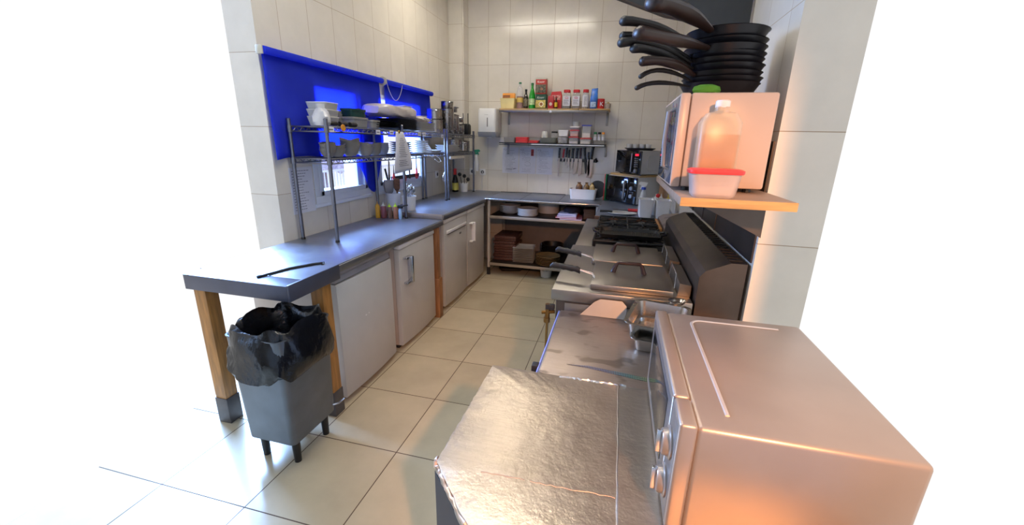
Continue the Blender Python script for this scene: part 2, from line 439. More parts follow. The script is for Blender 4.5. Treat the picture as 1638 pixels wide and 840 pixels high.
obj('bin_bag', bb, pm('black_bag', (14, 15, 20), .22, var=.2, nscale=14, bmp=.8), bn, smooth=70)

# ------------------------------------------------------------ four undercounter fridges
def fridge(y0, y1, label, handle, hinge_gap=.0, trim=True, zt=.80):
    t = thing('undercounter_fridge', label, 'fridge', (0, 0, 0), 0, 'undercounter fridges below the left worktop')
    obj('body', MB().box(-1.99, y0+.004, .03, -1.462, y1-.004, zt, .006), pm('fridge_side', (190, 180, 172), .4, var=.03), t)
    obj('plinth', MB().box(-1.95, y0+.02, 0, -1.47, y1-.02, .035), M_DARK, t)
    n = 9; L = []     # door with a slightly bowed front
    z0, z1 = .035, (.735 if handle == 'grip' else zt-.035)
    for z in (z0, z0+.01, z1-.01, z1):
        ins = .006 if z in (z0, z1) else 0
        ring = [(-1.458, y0+.003, z), (-1.458, y1-.003, z)]
        for k in range(n):
            u = 1-k/(n-1); yy = y0+.003+(y1-y0-.006)*u
            ring.append((-1.425+.016*math.sin(PI*(.08+.84*u))-ins, yy, z))
        L.append(ring)
    d = obj('door', MB().loft(L), pm('fridge_enamel', (192, 190, 186), .35, var=.02, coat=.2), t)
    if handle == 'grip':
        hp = MB().prism_y([(-1.46, .742), (-1.428, .742), (-1.440, .768), (-1.424, .785), (-1.424, .80), (-1.46, .80)], y0+.003, y1-.003)
        obj('grip_rail', hp, pm('fridge_trim', (150, 146, 150), .4), d, 'recessed grey grip along the top of the door')
    elif handle == 'slot':
        hp = MB().box(-1.428, y0+.05, .705, -1.402, y1-.03, .735, .008).m(1).box(-1.425, y0+.06, .7, -1.406, y1-.05, .707)
        obj('grip_rail', hp, [M_WHITE_PL, M_DARK], d)
    else:
        yh = y0+.075
        hp = MB().box(-1.415, yh+.03, .50, -1.372, yh+.055, .70, .006)
        hp.box(-1.42, yh-.025, .50, -1.385, yh+.05, .515, .004).box(-1.42, yh-.025, .685, -1.385, yh+.05, .70, .004)
        obj('handle', hp, M_CHROME if handle == 'bar' else M_WHITE_PL, d, 'upright bracket-shaped handle')
    if handle != 'grip':
        obj('top_panel', MB().box(-1.458, y0+.003, zt-.033, -1.412, y1-.003, zt-.002, .005), M_WHITE_PL, t)
    return t, d
f1, d1 = fridge(1.79, 2.36, 'white undercounter fridge nearest the camera, beside the bin', 'grip')
f2, d2 = fridge(2.46, 3.03, 'second white undercounter fridge from the camera, with pale bracket handle', 'bar')
f3, d3 = fridge(3.24, 3.80, 'white undercounter fridge with three-letter logo, beyond the wooden post', 'slot', zt=.84)
f4, d4 = fridge(3.82, 4.36, 'farthest white undercounter fridge, beside the open shelves', 'bar2', zt=.84)
for o, (ya, yb) in ((d1, (1.98, 2.02)),):
    obj('mark', MB().sphere((-1.408, 2.02, .47), .008, 8, (.15, 1, .7)).sphere((-1.408, 2.05, .472), .006, 8, (.15, 1, .7)), M_WHITE_PL, o)
obj('logo', MB().text('AEG', .028, T_side(-1.4075, 3.60, .655)), M_INKDK, d3, 'small dark maker lettering')
ps = MB().box(-1.46, 3.07, 0, -1.40, 3.14, .36, .004).box(-1.455, 3.08, .36, -1.41, 3.13, .80, .004)
one('wooden_post', 'brown wooden support post between second and third fridge', 'post', ps, pm('post_wood', (150, 104, 66), .5, var=.2, nscale=6, stretch=(9, 9, 1)))
one('upright_board', 'narrow grey upright panel between the first and second fridge', 'board', MB().box(-1.95, 2.385, .03, -1.47, 2.43, .81, .004), pm('grey_panel', (140, 130, 126), .5))
one('upright_board', 'narrow white upright panel left of the third fridge', 'board', MB().box(-1.95, 3.17, 0, -1.43, 3.21, .84, .004), pm('pale_panel', (170, 160, 156), .5))

# ------------------------------------------------------------ back counter with open shelves
M_LIP = pm('satin_shelf_lip', (168, 158, 144), .4, .5, var=.05)
bc = thing('steel_work_table', 'steel table with two shelves below the papers on the back wall', 'table')
obj('worktop', MB().box(-1.405, 4.37, .865, -.145, YB-.003, .89, .004), M_COUNTER, bc)
obj('front_rail', MB().box(-1.41, 4.355, .872, -.14, 4.372, .892, .006), M_CHROME, bc, 'bright steel front edge')
for x in (-1.02, -.60): obj('joint', MB().box(x, 4.38, .8895, x+.004, YB-.01, .8908), M_DARK, bc)
for zz in (.700, .150):
    sh_ = obj('shelf', MB().box(-1.36, 4.38, zz-.005, -.18, YB-.01, zz, .001), M_STEEL_DK, bc); obj('front_lip', MB().box(-1.36, 4.37, zz-.032, -.18, 4.379, zz, .002), M_LIP, sh_)
for xx, yy in ((-1.372, 4.395), (-.175, 4.395), (-1.372, 5.03), (-.175, 5.03)):
    l = obj('leg', MB().cyl((xx, yy, .03), (xx, yy, .868), .018), pm('grey_painted_tube', (180, 174, 166), .35, .3), bc)
    obj('foot', MB().cyl((xx, yy, 0), (xx, yy, .09), .022, .021), M_DARK, l)
obj('back_panel', MB().box(-1.37, YB-.014, .1, -.17, YB-.008, .86), pm('grey_back_panel', (128, 120, 116), .6), bc)  # plain grey sheet behind the shelves

def plate_prof(r, h, t=.004): return [(r*.55, 0), (r*.6, 0), (r, h), (r, h+t*.6), (r*.6, t), (0.0001, t)]
def bowl_prof(r, h, t=.004): return [(r*.45, 0), (r*.5, 0), (r*.8, h*.35), (r, h), (r-t, h), (r*.78, h*.38), (r*.45, t), (.0001, t)]
def stack(name, label, cat, mb0, mat, n, dz, loc, group, rz=0, jit=.002):
    """n separate pieces standing in one another"""
    first = None
    words = ['lowest'] + [w+' up' for w in ('second', 'third', 'fourth', 'fifth', 'sixth', 'seventh', 'eighth', 'ninth', 'tenth', 'eleventh')]
    for i in range(n):
        w = 'topmost' if i == n-1 else words[i]
        lb = '%s, %s' % (label, w) if n > 1 else label
        lc = (loc[0]+random.uniform(-jit, jit), loc[1]+random.uniform(-jit, jit), loc[2]+dz*i)
        if first is None:
            first = one(name, lb, cat, mb0, mat, lc, rz, group)
        else:
            dup(first, lc, rz+random.uniform(-.02, .02), lb)
    return first
random.seed(5)
ZS = .7005
stack('soup_plate', 'white soup plate on the upper table shelf, far left', 'plate', MB().lathe([(.045, 0), (.05, 0), (.09, .022), (.12, .034), (.122, .037), (.088, .026), (.05, .005), (.0001, .005)]), M_CERAMIC, 6, .014, (-1.17, 4.56, ZS), 'soup plates on the upper table shelf')
stack('dinner_plate', 'white dinner plate at the front of the upper table shelf', 'plate', MB().lathe([(.10, 0), (.105, 0), (.118, .012), (.118, .017), (.1, .006), (.0001, .005)], seg=32), M_CERAMIC, 6, .0135, (-.955, 4.54, ZS), 'dinner plates on the upper table shelf')
st = thing('stock_pot', 'pale round lidless pot behind the plates on the upper table shelf', 'pot', (-.76, 4.80, ZS))
obj('body', MB().lathe([(.115, 0), (.125, .006), (.125, .125), (.13, .128), (.121, .128), (.12, .01), (.0001, .008)], seg=32), M_CERAMIC, st)
stack('round_plate', 'white plate behind the notebooks on the upper table shelf', 'plate', MB().lathe(plate_prof(.10, .015)), M_CERAMIC, 5, .014, (-.53, 4.86, ZS), 'plates behind the notebooks')
def book(name, label, w, d, h, cover, loc, rz, cat='notebook', group='notebooks piled on the upper table shelf'):
    t = thing(name, label, cat, loc, rz, group)
    obj('cover', MB().box(-w/2, -d/2, 0, w/2, d/2, .002).box(-w/2, -d/2, h-.002, w/2, d/2, h).box(-w/2, -d/2, 0, -w/2+.003, d/2, h), cover, t)
    obj('pages', MB().box(-w/2+.002, -d/2+.003, .002, w/2-.004, d/2-.003, h-.002), M_PAPER, t)
    return t
book('notebook', 'pink-edged notebook at the bottom of the pile', .24, .30, .014, pm('pink_cover', (170, 120, 150), .6), (-.46, 4.54, ZS), .05)
book('notebook', 'white and red notebook second in the pile', .23, .29, .014, M_RED, (-.50, 4.54, ZS+.0145), -.03)
book('notebook', 'lilac notebook third in the pile', .21, .28, .018, pm('lilac_cover', (150, 150, 200), .6), (-.50, 4.54, ZS+.029), .02)
book('notebook', 'pale notebook directly under the dark folded cloth', .20, .26, .014, pm('pale_cover', (200, 200, 224), .6), (-.49, 4.55, ZS+.0475), -.04)
cm = MB()
L = []
for s, z in ((1, 0), (1.03, .012), (.97, .03), (.9, .045), (.7, .056), (.45, .062)):
    L.append([(.09*s*math.cos(a)*(1+.08*math.sin(3*a+z*90)), .10*s*math.sin(a)*(1+.06*math.cos(4*a+z*50)), z+.004*math.sin(5*a)) for a in [2*PI*i/32 for i in range(32)]])
cm.loft(L)
one('folded_cloth', 'dark navy folded cloth on top of the notebooks', 'cloth', cm, pm('navy_cloth', (22, 22, 40), .9, bmp=.5), (-.46, 4.56, ZS+.066))
stack('chopping_board', 'brown wooden board at the right end of the upper table shelf', 'board', MB().box(-.06, -.11, 0, .06, .11, .018, .004), M_WOODBR, 6, .0185, (-.265, 4.60, ZS), 'brown boards on the upper table shelf')
ZS2 = .1505
random.seed(9)
rb = MB().box(-.13, -.17, 0, .13, .17, .03, .006).m(0)
rb.box(-.11, -.15, .028, .11, .15, .032, .002)
stack('serving_board', 'reddish brown wooden serving board on the lower table shelf', 'board', rb, pm('red_brown_wood', (84, 50, 40), .5, var=.35, stretch=(9, 1, 9), nscale=6), 9, .033, (-1.215, 4.68, ZS2), 'reddish serving boards on the lower table shelf', 0, .018)
sq = MB().rr([(.07, .07, .01, 0), (.075, .075, .01, .003), (.118, .118, .012, .012), (.12, .12, .012, .015), (.085, .085, .012, .007), (.02, .02, .005, .006)])
stack('square_plate', 'white square plate on the lower table shelf', 'plate', sq, M_CERAMIC, 9, .0205, (-.985, 4.56, ZS2), 'square plates on the lower table shelf', .06, .003)
dp = MB().lathe([(.10, 0), (.105, 0), (.13, .065), (.133, .07), (.127, .07), (.10, .006), (.0001, .005)], seg=28)
stack('oven_pan', 'round black oven pan behind the brown plates', 'pan', dp, pm('black_enamel', (18, 18, 20), .4, var=.2), 4, .035, (-.70, 4.83, ZS2), 'black oven pans on the lower table shelf', 0, .003)
bp = MB().lathe([(.11, 0), (.115, 0), (.142, .014), (.142, .019), (.115, .006), (.0001, .005)], seg=32)
ff = stack('stoneware_plate', 'olive brown stoneware plate beside the square plates', 'plate', bp, pm('olive_stoneware', (118, 96, 62), .35, var=.15), 6, .017, (-.70, 4.53, ZS2), 'stoneware plates on the lower table shelf')
one('stoneware_bowl', 'reddish bowl at the right of the lower table shelf', 'bowl', MB().lathe(bowl_prof(.075, .06)), pm('red_stoneware', (120, 62, 54), .4, var=.2), (-.42, 4.80, ZS2))
one('glass_dish', 'clear glass dish at the right end of the lower table shelf', 'dish', MB().lathe(bowl_prof(.08, .05)), M_CLEAR, (-.28, 4.70, ZS2))
bk = thing('small_bucket', 'white lettered bucket on the floor under the steel table', 'bucket', (-.71, 4.50, 0))
obj('body', MB().lathe([(.055, 0), (.058, .004), (.072, .115), (.076, .118), (.076, .124), (.069, .124), (.055, .006), (.0001, .005)]), M_WHITE_PL, bk)
obj('lettering', MB().text('Sundri', .024, Matrix.Translation((0, -.0672, .09)) @ Matrix.Rotation(PI/2-.12, 4, 'X')), M_INKDK, bk)
one('floor_tray', 'dark tray pushed under the steel table on the left', 'tray', MB().tub(.14, .11, .02, .04, .003, .85), M_DARK, (-1.17, 4.66, 0), .3)

# on the back worktop
wb = thing('cutlery_tub', 'long white tub of wrapped spices on the back worktop', 'tub', (-.365, 4.74, ZU+.001))
obj('tub', MB().tub(.148, .075, .025, .115, .003, .93), M_WHITE_PL, wb)
random.seed(4)
for i, (dx, c) in enumerate([(-.045, (120, 84, 54)), (.03, (140, 112, 76)), (.085, (196, 160, 96))]):
    s_ = MB(); L = []
    for z, r in ((.01, .03), (.06, .036), (.11, .038), (.14, .032), (.158, .014), (.175, .022)):
        L.append([(r*math.cos(a)*(1+.18*math.sin(3*a+z*60+i)), r*.8*math.sin(a)*(1+.15*math.cos(4*a+z*80)), z) for a in [2*PI*k/20 for k in range(20)]])
    s_.loft(L)
    one('spice_bag', ['dark brown twisted bag, leftmost in the white tub', 'grey-brown twisted bag in the middle of the white tub', 'golden twisted bag, rightmost in the white tub'][i], 'bag', s_,
        pm('spice_%d' % i, c, .3, var=.4, nscale=40, bmp=.6), (-.365+dx*1.1-.0, 4.74, ZU+.012), i, 'wrapped spice bags')
cb = MB().tube([(-1.40, 4.98, ZU+.006), (-1.25, 4.99, ZU+.006), (-1.15, 5.02, ZU+.006), (-1.05, 5.00, ZU+.008), (-.95, 5.03, ZU+.006), (-.6, 5.03, ZU+.006)], .004)
one('power_cable', 'thin dark cable along the back wall on the worktop', 'cable', cb, M_INKDK)

# ------------------------------------------------------------ wall shelves
def bracket(mb, x, z, d=.22, h=.13):
    mb.box(x-.013, YB-.005, z-h, x+.013, YB-.0005, z, .001)
    mb.box(x-.013, YB-d, z-.008, x+.013, YB-.001, z-.001, .001)
    return mb
us = thing('wall_shelf', 'upper wall shelf with three pale boards and bottles', 'shelf')
ZA = 1.862
for i, (a, b) in enumerate(((-1.385, -.83), (-.825, -.49), (-.48, -.15))):
    obj('board', MB().box(a, 4.815, ZA-.018, b, YB-.002, ZA, .002), M_WOODH, us)
obj('front_rail', MB().box(-1.385, 4.805, ZA-.042, -.18, 4.815, ZA-.016, .002), M_STEEL, us)
for x in (-1.335, -.175): obj('bracket', bracket(MB(), x, ZA-.018, .24, .15), M_STEEL, us)
obj('sticker', MB().sphere((-.79, 4.803, ZA-.035), .016, 10, (1, .15, .8)), M_PAPER, us, 'small white tag on the shelf edge')
ls = thing('wall_shelf', 'lower black-edged wall shelf above the hanging knives', 'shelf')
ZB = 1.487
g = MB().box(-1.385, 4.82, ZB-.008, -.16, 4.828, ZB+.004).box(-1.385, 4.82, ZB-.026, -.16, 4.824, ZB-.018).box(-1.385, YB-.02, ZB-.006, -.16, YB-.012, ZB+.004)
for i in range(22): g.box(-1.38+i*.058, 4.82, ZB-.006, -1.376+i*.058, YB-.012, ZB-.002)
obj('rack', g, M_BLACK, ls)
obj('shelf_sheet', MB().box(-1.38, 4.83, ZB-.002, -.165, YB-.004, ZB, 0), M_STEEL_DK, ls)
obj('front_strip', MB().box(-1.0, 4.8185, ZB-.017, -.18, 4.8215, ZB-.006), M_WHITE_PL, ls)
for x in (-1.335, -.165): obj('bracket', bracket(MB(), x, ZB-.008, .24, .13), M_STEEL, ls)
ls.children[-1].name = 'bracket'

YI = 4.92
def bottle(name, label, x, prof, body, cap, cap_h, cap_r, lab=None, lab_z=None, lab_r=None, y=YI, z=ZA, cat='bottle', liquid=None, lq=None, art=None):
    t = thing(name, label, cat, (x, y, z))
    obj('glass' if body in (M_CLEAR,) else 'body', MB().lathe(prof, seg=24), body, t)
    top = prof[-1][1]
    obj('cap', MB().lathe([(cap_r, top-.002), (cap_r*1.03, top+.002), (cap_r, top+cap_h), (cap_r*.6, top+cap_h+.001)]), cap, t)
    if lab is not None:
        l = MB().lathe([(lab_r, lab_z[0]), (lab_r, lab_z[1])], caps=False, seg=32)
        lo = obj('label_sheet', l, lab, t)
        if art: obj('print', art, M_INKDK, lo)
    if liquid is not None: obj('contents', MB().lathe(lq), liquid, t)
    return t
# pale tub with an orange box standing in it
tb = thing('storage_tub', 'pale yellow tub with orange packet, left end of upper shelf', 'tub', (-1.303, YI, ZA))
obj('tub', MB().tub(.086, .07, .012, .112, .003, .9), pm('cream_plastic', (232, 214, 150), .4), tb)
obj('lid', MB().box(-.07, -.02, .112, .078, .015, .17, .006, tilt=(-.12, 'X')).m(1).box(-.062, -.026, .122, .02, -.021, .150, tilt=(-.12, 'X')), [pm('orange_packet', (232, 150, 40), .45), pm('brown_print', (150, 90, 40), .5)], tb, 'orange packet')
bottle('oil_bottle', 'clear bottle of amber oil with green cap on upper shelf', -1.17, [(.034, 0), (.038, .004), (.038, .15), (.037, .19), (.028, .225), (.014, .25), (.014, .272)], M_CLEAR, M_GREEN, .014, .016,
       liquid=pm('amber_oil', (140, 62, 22), .15, var=.1), lq=[(.034, .003), (.0365, .006), (.0365, .135), (.0001, .135)], lab=pm('yellow_label', (214, 180, 90), .5), lab_z=(.07, .12), lab_r=.0385)
bottle('sauce_bottle', 'dark narrow sauce bottle right of the oil bottle', -1.10, [(.026, 0), (.028, .004), (.028, .12), (.02, .145), (.012, .165), (.012, .195)], pm('dark_glass', (34, 22, 16), .12, coat=.5), M_BLACK, .016, .014,
       lab=pm('mottled_label', (120, 110, 90), .5, var=.6, nscale=60), lab_z=(.03, .11), lab_r=.0287)
bottle('vinegar_bottle', 'bright green bottle with green cap on upper shelf', -1.028, [(.034, 0), (.037, .004), (.037, .12), (.034, .15), (.018, .21), (.013, .225), (.013, .255)], pm('green_glass', (30, 150, 40), .12, coat=.4), pm('deep_green', (14, 100, 40), .4), .022, .015,
       lab=pm('leaf_label', (190, 214, 160), .5, var=.3, nscale=40), lab_z=(.045, .11), lab_r=.0377)
def tin(label, x, z, rotz, cols, txt=None, hw=.062, h=.155, logo_z=.118, h2=None):
    t = thing('food_tin', label, 'tin', (x, YI, z), rotz, 'square seasoning tins')
    obj('body', MB().rr([(hw-.002, .05, .012, 0), (hw, .052, .012, .004), (hw, .052, .012, h-.012), (hw-.003, .049, .01, h-.008)]), cols[0], t)
    obj('lid', MB().rr([(hw+.001, .053, .012, h-.012), (hw+.002, .054, .012, h-.002), (hw-.002, .05, .01, h)]), cols[1], t)
    lb = MB().box(-hw*.92, -.0535, .012, hw*.92, -.0523, h*.60).m(1).box(-hw*.92, -.0538, h*.60, hw*.92, -.0524, h*.90)
    lb.m(2).lathe([(.026, 0), (.026, .0012)], seg=20).m(2)
    lo = obj('label_sheet', MB().box(-hw*.92, -.0535, .012, hw*.92, -.0523, h*.60).m(1).box(-hw*.92, -.0538, h*.60, hw*.92, -.0524, h*.90), [cols[2], cols[3]], t)
    lb.bm.free()
    if txt:
        obj('lettering', MB().text(txt, .032, T_front(0, -.0545, h*.76)), pm('cream_print', (240, 236, 220), .5), lo, 'cream brand lettering')
    # picture of the dish
    pc = MB()
    pc.loft([[(.008+.026*math.cos(a), -.0536, h*.32+.026*math.sin(a)) for a in [2*PI*i/20 for i in range(20)]], [(.008+.026*math.cos(a), -.0548, h*.32+.026*math.sin(a)) for a in [2*PI*i/20 for i in range(20)]]])
    pc.m(1).loft([[(.008+.018*math.cos(a), -.0549, h*.32+.018*math.sin(a)) for a in [2*PI*i/20 for i in range(20)]], [(.008+.018*math.cos(a), -.0553, h*.32+.018*math.sin(a)) for a in [2*PI*i/20 for i in range(20)]]])
    obj('picture', pc, [cols[4], cols[5]], lo)
    return t
DG = pm('tin_green', (24, 74, 52), .4)
tin('lower green seasoning tin with food picture on upper shelf', -.918, ZA, 0, [DG, DG, pm('tin_yellow', (196, 176, 90), .5, var=.3, nscale=50), DG, pm('plate_white', (230, 224, 200), .5), pm('stew', (150, 96, 40), .5, var=.5, nscale=90)], 'Knorr')
tin('red and green seasoning tin stacked on another tin', -.923, ZA+.1555, .03, [pm('tin_red', (178, 44, 34), .4), pm('tin_rim', (204, 206, 190), .4), pm('tin_pic', (96, 92, 70), .5, var=.6, nscale=60), pm('tin_red', (178, 44, 34), .4), pm('tin_dark', (60, 60, 50), .5), pm('tin_brown', (140, 100, 70), .5, var=.5, nscale=80)], 'Knorr', h=.165)
# red pouch and red box
rp = MB().prism_y([(-.062, 0), (.062, 0), (.064, .15), (.052, .19), (-.05, .185), (-.062, .15)], -.02, .02)
po = thing('tomato_carton', 'large red carton behind the small yellow-labelled bottle', 'carton', (-.755, YI+.03, ZA))
obj('carton', rp, M_RED, po)
obj('print', MB().box(-.05, -.0212, .10, .05, -.0203, .15).m(0), pm('pale_red_print', (226, 150, 140), .5, var=.5, nscale=50), po)
rb2 = thing('spice_packet', 'small red packet with round emblem on upper shelf', 'packet', (-.803, YI-.04, ZA))
obj('packet', MB().box(-.031, -.015, 0, .031, .015, .135, .004), pm('deep_red', (170, 26, 34), .4), rb2)
e_ = MB(); e_.loft([[(.018*math.cos(a), -.0152, .05+.018*math.sin(a)) for a in [2*PI*i/18 for i in range(18)]], [(.018*math.cos(a), -.0162, .05+.018*math.sin(a)) for a in [2*PI*i/18 for i in range(18)]]])
obj('emblem', e_, pm('emblem_cream', (216, 190, 180), .5), rb2)
bottle('extract_bottle', 'tiny brown bottle with yellow label on upper shelf', -.744, [(.015, 0), (.017, .003), (.017, .075), (.01, .092), (.008, .105), (.008, .12)], pm('brown_glass', (60, 34, 18), .15), M_RED, .012, .010,
       lab=pm('bright_yellow', (226, 190, 40), .5), lab_z=(.02, .068), lab_r=.0176, y=YI-.045)
def jar(label, x, hw=.044, h=.2, lid=M_RED, round_=False):
    t = thing('spice_jar', label, 'jar', (x, YI, ZA), 0, 'large plastic spice jars')
    if round_:
        obj('body', MB().lathe([(.033, 0), (.036, .004), (.036, .15), (.03, .168), (.028, .175)]), M_CLEAR, t)
        obj('contents', MB().lathe([(.032, .003), (.0345, .006), (.0345, .13), (.0001, .13)]), pm('grey_herbs', (110, 96, 84), .8, var=.4, nscale=80), t)
        obj('lid', MB().lathe([(.031, .172), (.032, .176), (.032, .202), (.028, .205)]), lid, t)
        ls_ = obj('label_sheet', MB().lathe([(.0366, .025), (.0366, .145)], caps=False, seg=32), M_PAPER, t)
        pr = MB()
        for k in range(7): pr.box(-.016, -.0385, .045+k*.013, .014-.004*(k % 3), -.0366, .048+k*.013)
        obj('print', pr, M_INK, ls_)
        return t
    obj('body', MB().rr([(hw-.002, .04, .012, 0), (hw, .042, .012, .005), (hw, .042, .012, .15), (hw-.01, .034, .014, .17), (hw-.012, .032, .014, .176)]), M_CLEAR, t)
    obj('contents', MB().rr([(hw-.004, .038, .01, .003), (hw-.003, .039, .01, .12), (hw-.004, .038, .01, .125)]), pm('dark_spice', (78, 68, 60), .8, var=.5, nscale=70), t)
    obj('lid', MB().rr([(hw-.009, .036, .018, .172), (hw-.008, .037, .018, .178), (hw-.008, .037, .018, .198), (hw-.012, .033, .016, .202)]), lid, t)
    ls_ = obj('label_sheet', MB().box(-hw*.92, -.0432, .032, hw*.92, -.0422, .135), M_PAPER, t)
    pr = MB().m(0)
    pr.tube([(-.02, -.0436, .118), (0, -.0436, .126), (.022, -.0436, .117)], .0022, 6).box(-.018, -.044, .107, .02, -.0434, .112)
    pr.m(1)
    for k in range(5): pr.box(-.03, -.044, .048+k*.011, .028-.006*(k % 3), -.0434, .052+k*.011)
    obj('print', pr, [M_RED, M_INK], ls_)
    return t
jar('red-lidded square spice jar next to the red cartons', -.63)
jar('red-lidded square spice jar, middle of the three jars', -.525)
jar('slimmer round red-lidded jar with plain white label', -.423, round_=True)
bg_ = MB(); L = []
for k, z in enumerate([0, .01, .05, .1, .15, .185, .19, .215]):
    w = [.034, .038, .040, .041, .038, .036, .036, .034][k]; d = [.02, .026, .03, .028, .02, .006, .004, .003][k]
    L.append([(w*math.copysign(abs(math.cos(a))**.7, math.cos(a))+.03*z, d*math.sin(a)*(1+.1*math.sin(5*a+k)), z+.004*math.cos(a)) for a in [2*PI*i/20 for i in range(20)]])
bg_.loft(L)
bg_.m(1).box(-.028, -.034, .02, .03, -.026, .075, .002)
sb = one('salt_bag', 'tall blue plastic bag near the right end of upper shelf', 'bag', bg_, [pm('blue_bag', (60, 120, 214), .3, var=.4, nscale=18, bmp=.4), pm('pale_blue_print', (170, 196, 226), .4, var=.3, nscale=60)], (-.335, YI, ZA))
cn = thing('food_can', 'red and white can near the right end of upper shelf', 'can', (-.252, YI, ZA))
obj('can', MB().lathe([(.037, 0), (.038, .003), (.038, .102), (.039, .105), (.036, .108), (.036, .104), (.0001, .104)]), M_RED, cn)
obj('lettering', MB().text('K', .062, T_front(.008, -.0385, .05), .002), M_PAPER, cn, 'white letter')
gj = thing('small_glass', 'small glass of yellow paste, right end of upper shelf', 'jar', (-.175, YI, ZA))
obj('glass', MB().lathe([(.022, 0), (.026, .004), (.033, .06), (.031, .06), (.024, .006), (.0001, .005)]), M_CLEAR, gj)
obj('contents', MB().lathe([(.021, .006), (.029, .05), (.018, .064), (.004, .075)]), pm('mustard_paste', (170, 136, 70), .6, var=.2), gj)

# lower shelf
ZB2 = ZB+.001
one('clear_box', 'empty grey translucent box, left end of lower shelf', 'box', MB().tub(.066, .06, .012, .058, .002, .92), pm('smoky_plastic', (150, 146, 144), .3, alpha=.7), (-1.276, 4.93, ZB2))
lidmb = MB().rr([(.07, .06, .018, 0), (.074, .064, .02, .003), (.074, .064, .02, .014), (.066, .056, .018, .015), (.03, .03, .01, .0145)])
f_ = None
for i in range(4):
    lb = 'red plastic lid, %s of the left lid pile on lower shelf' % ['lowest', 'second', 'third', 'topmost'][i]
    if f_ is None: f_ = one('plastic_lid', lb, 'lid', lidmb, M_LID_RED, (-1.13, 4.93, ZB2), 0, 'red box lids on the lower wall shelf')
    else: dup(f_, (-1.13+.002*(i % 2), 4.93, ZB2+i*.0165), .01*i, lb)
dup(f_, (-.988, 4.93, ZB2), 0, 'lower red plastic lid of the flat pair beside the pile', scale=(.85, .9, 1))
dup(f_, (-.986, 4.93, ZB2+.0165), .02, 'upper red plastic lid of the flat pair beside the pile', scale=(.82, .88, 1))
trm = MB().rr([(.075, .05, .015, 0), (.098, .07, .02, .016), (.1, .072, .02, .018), (.09, .062, .018, .010), (.02, .02, .01, .008)])
stack('serving_tray', 'pale oval tray under the upturned cup on lower shelf', 'tray', trm, pm('pale_grey_ceramic', (186, 188, 180), .3, var=.05), 4, .0145, (-.82, 4.93, ZB2), 'pale trays on the lower wall shelf')
cup = thing('cup', 'white cup turned upside down on the pale trays', 'cup', (-.866, 4.93, ZB2+.064))
obj('cup', MB().lathe([(.040, 0), (.037, .001), (.038, .03), (.03, .066), (.027, .070), (.001, .071)]), M_CERAMIC, cup)
gl = thing('small_jar', 'small dark-lidded glass jar on the pale trays', 'jar', (-.752, 4.93, ZB2+.064))
obj('jar', MB().lathe([(.034, 0), (.037, .004), (.037, .05), (.033, .055)]), M_CLEAR, gl); obj('lid', MB().lathe([(.036, .054), (.037, .057), (.037, .068), (.033, .07)]), M_BLACK, gl)
wt = thing('food_box', 'see-through box of crumpled packets on lower shelf', 'box', (-.65, 4.93, ZB2))
obj('box', MB().tub(.058, .06, .012, .075, .002, .9), M_CLEAR, wt)
cr = MB(); random.seed(8)
for i in range(9): cr.sphere((random.uniform(-.035, .035), random.uniform(-.035, .035), .03+.045*(i/9)), .022, 7, (1, 1, .7))
obj('contents', cr, pm('crumpled_packets', (176, 172, 168), .7, var=.3, nscale=50), wt)
one('white_tub', 'plain white tub resting on the see-through box', 'tub', MB().rr([(.052, .05, .01, 0), (.056, .054, .012, .055), (.059, .057, .012, .056), (.059, .057, .012, .066), (.055, .053, .01, .068)]), M_WHITE_PL, (-.646, 4.935, ZB2+.083))
def fbox(label, x, z, hw, hd, h, fill, fcol, lid, y=4.93, grp='red-lidded food boxes'):
    t = thing('food_box', label, 'box', (x, y, z), 0, grp)
    obj('box', MB().tub(hw, hd, .012, h-.008, .002, .92), M_CLEAR if lid is not None else M_MILKY, t)
    if fill: obj('contents', MB().rr([(hw*.9, hd*.9, .01, .004), (hw*.93, hd*.93, .01, fill)]), fcol, t)
    if lid is not None: obj('lid', MB().rr([(hw+.003, hd+.003, .014, h-.012), (hw+.005, hd+.005, .014, h-.002), (hw, hd, .012, h)]), lid, t)
    return t
PK = pm('pink_powder', (206, 150, 140), .8, var=.15); WH = pm('white_powder', (226, 216, 210), .8, var=.05)
fbox('red-lidded food box, lowest of the pile below the small clear tub', -.525, ZB2, .055, .055, .08, .03, WH, M_LID_RED)
fbox('pink food box in the middle of the tallest pile on lower shelf', -.522, ZB2+.0815, .05, .052, .072, .055, PK, M_LID_RED)
fbox('milky food box near the top of the tallest pile on lower shelf', -.52, ZB2+.155, .052, .054, .035, 0, None, M_WHITE_PL)
one('clear_tub', 'small round clear tub crowning the tallest pile', 'tub', MB().lathe([(.03, 0), (.034, .004), (.04, .045), (.043, .047), (.043, .055), (.038, .058)]), M_MILKY, (-.512, 4.93, ZB2+.191))
fbox('flat red-lidded box of white powder under the blue-lidded jar', -.39, ZB2, .062, .058, .068, .045, WH, M_LID_RED)
fbox('tall clear box with blue lid on lower shelf', -.386, ZB2+.0695, .050, .05, .138, .05, WH, pm('blue_lid', (40, 66, 190), .4), grp='clear tall box')
tr = one('clear_tray', 'low smoky tray holding three spice pots on lower shelf', 'tray', MB().tub(.066, .055, .01, .045, .002, .95), pm('smoky_plastic', (150, 146, 144), .3, alpha=.7), (-.24, 4.93, ZB2))
for i, (dx, c) in enumerate(((-.046, M_GREEN), (0, M_BLACK), (.042, pm('orange_cap', (226, 140, 40), .4)))):
    bottle('spice_pot', ['small spice pot with green cap in the smoky tray', 'small spice pot with dark cap in the smoky tray', 'small spice pot with orange cap in the smoky tray'][i], -.243+dx, [(.016, 0), (.018, .003), (.018, .09), (.015, .098), (.015, .103)], M_MILKY, c, .02, .0165,
           lab=M_PAPER, lab_z=(.03, .075), lab_r=.0186, y=4.93, z=ZB2+.010, cat='jar')

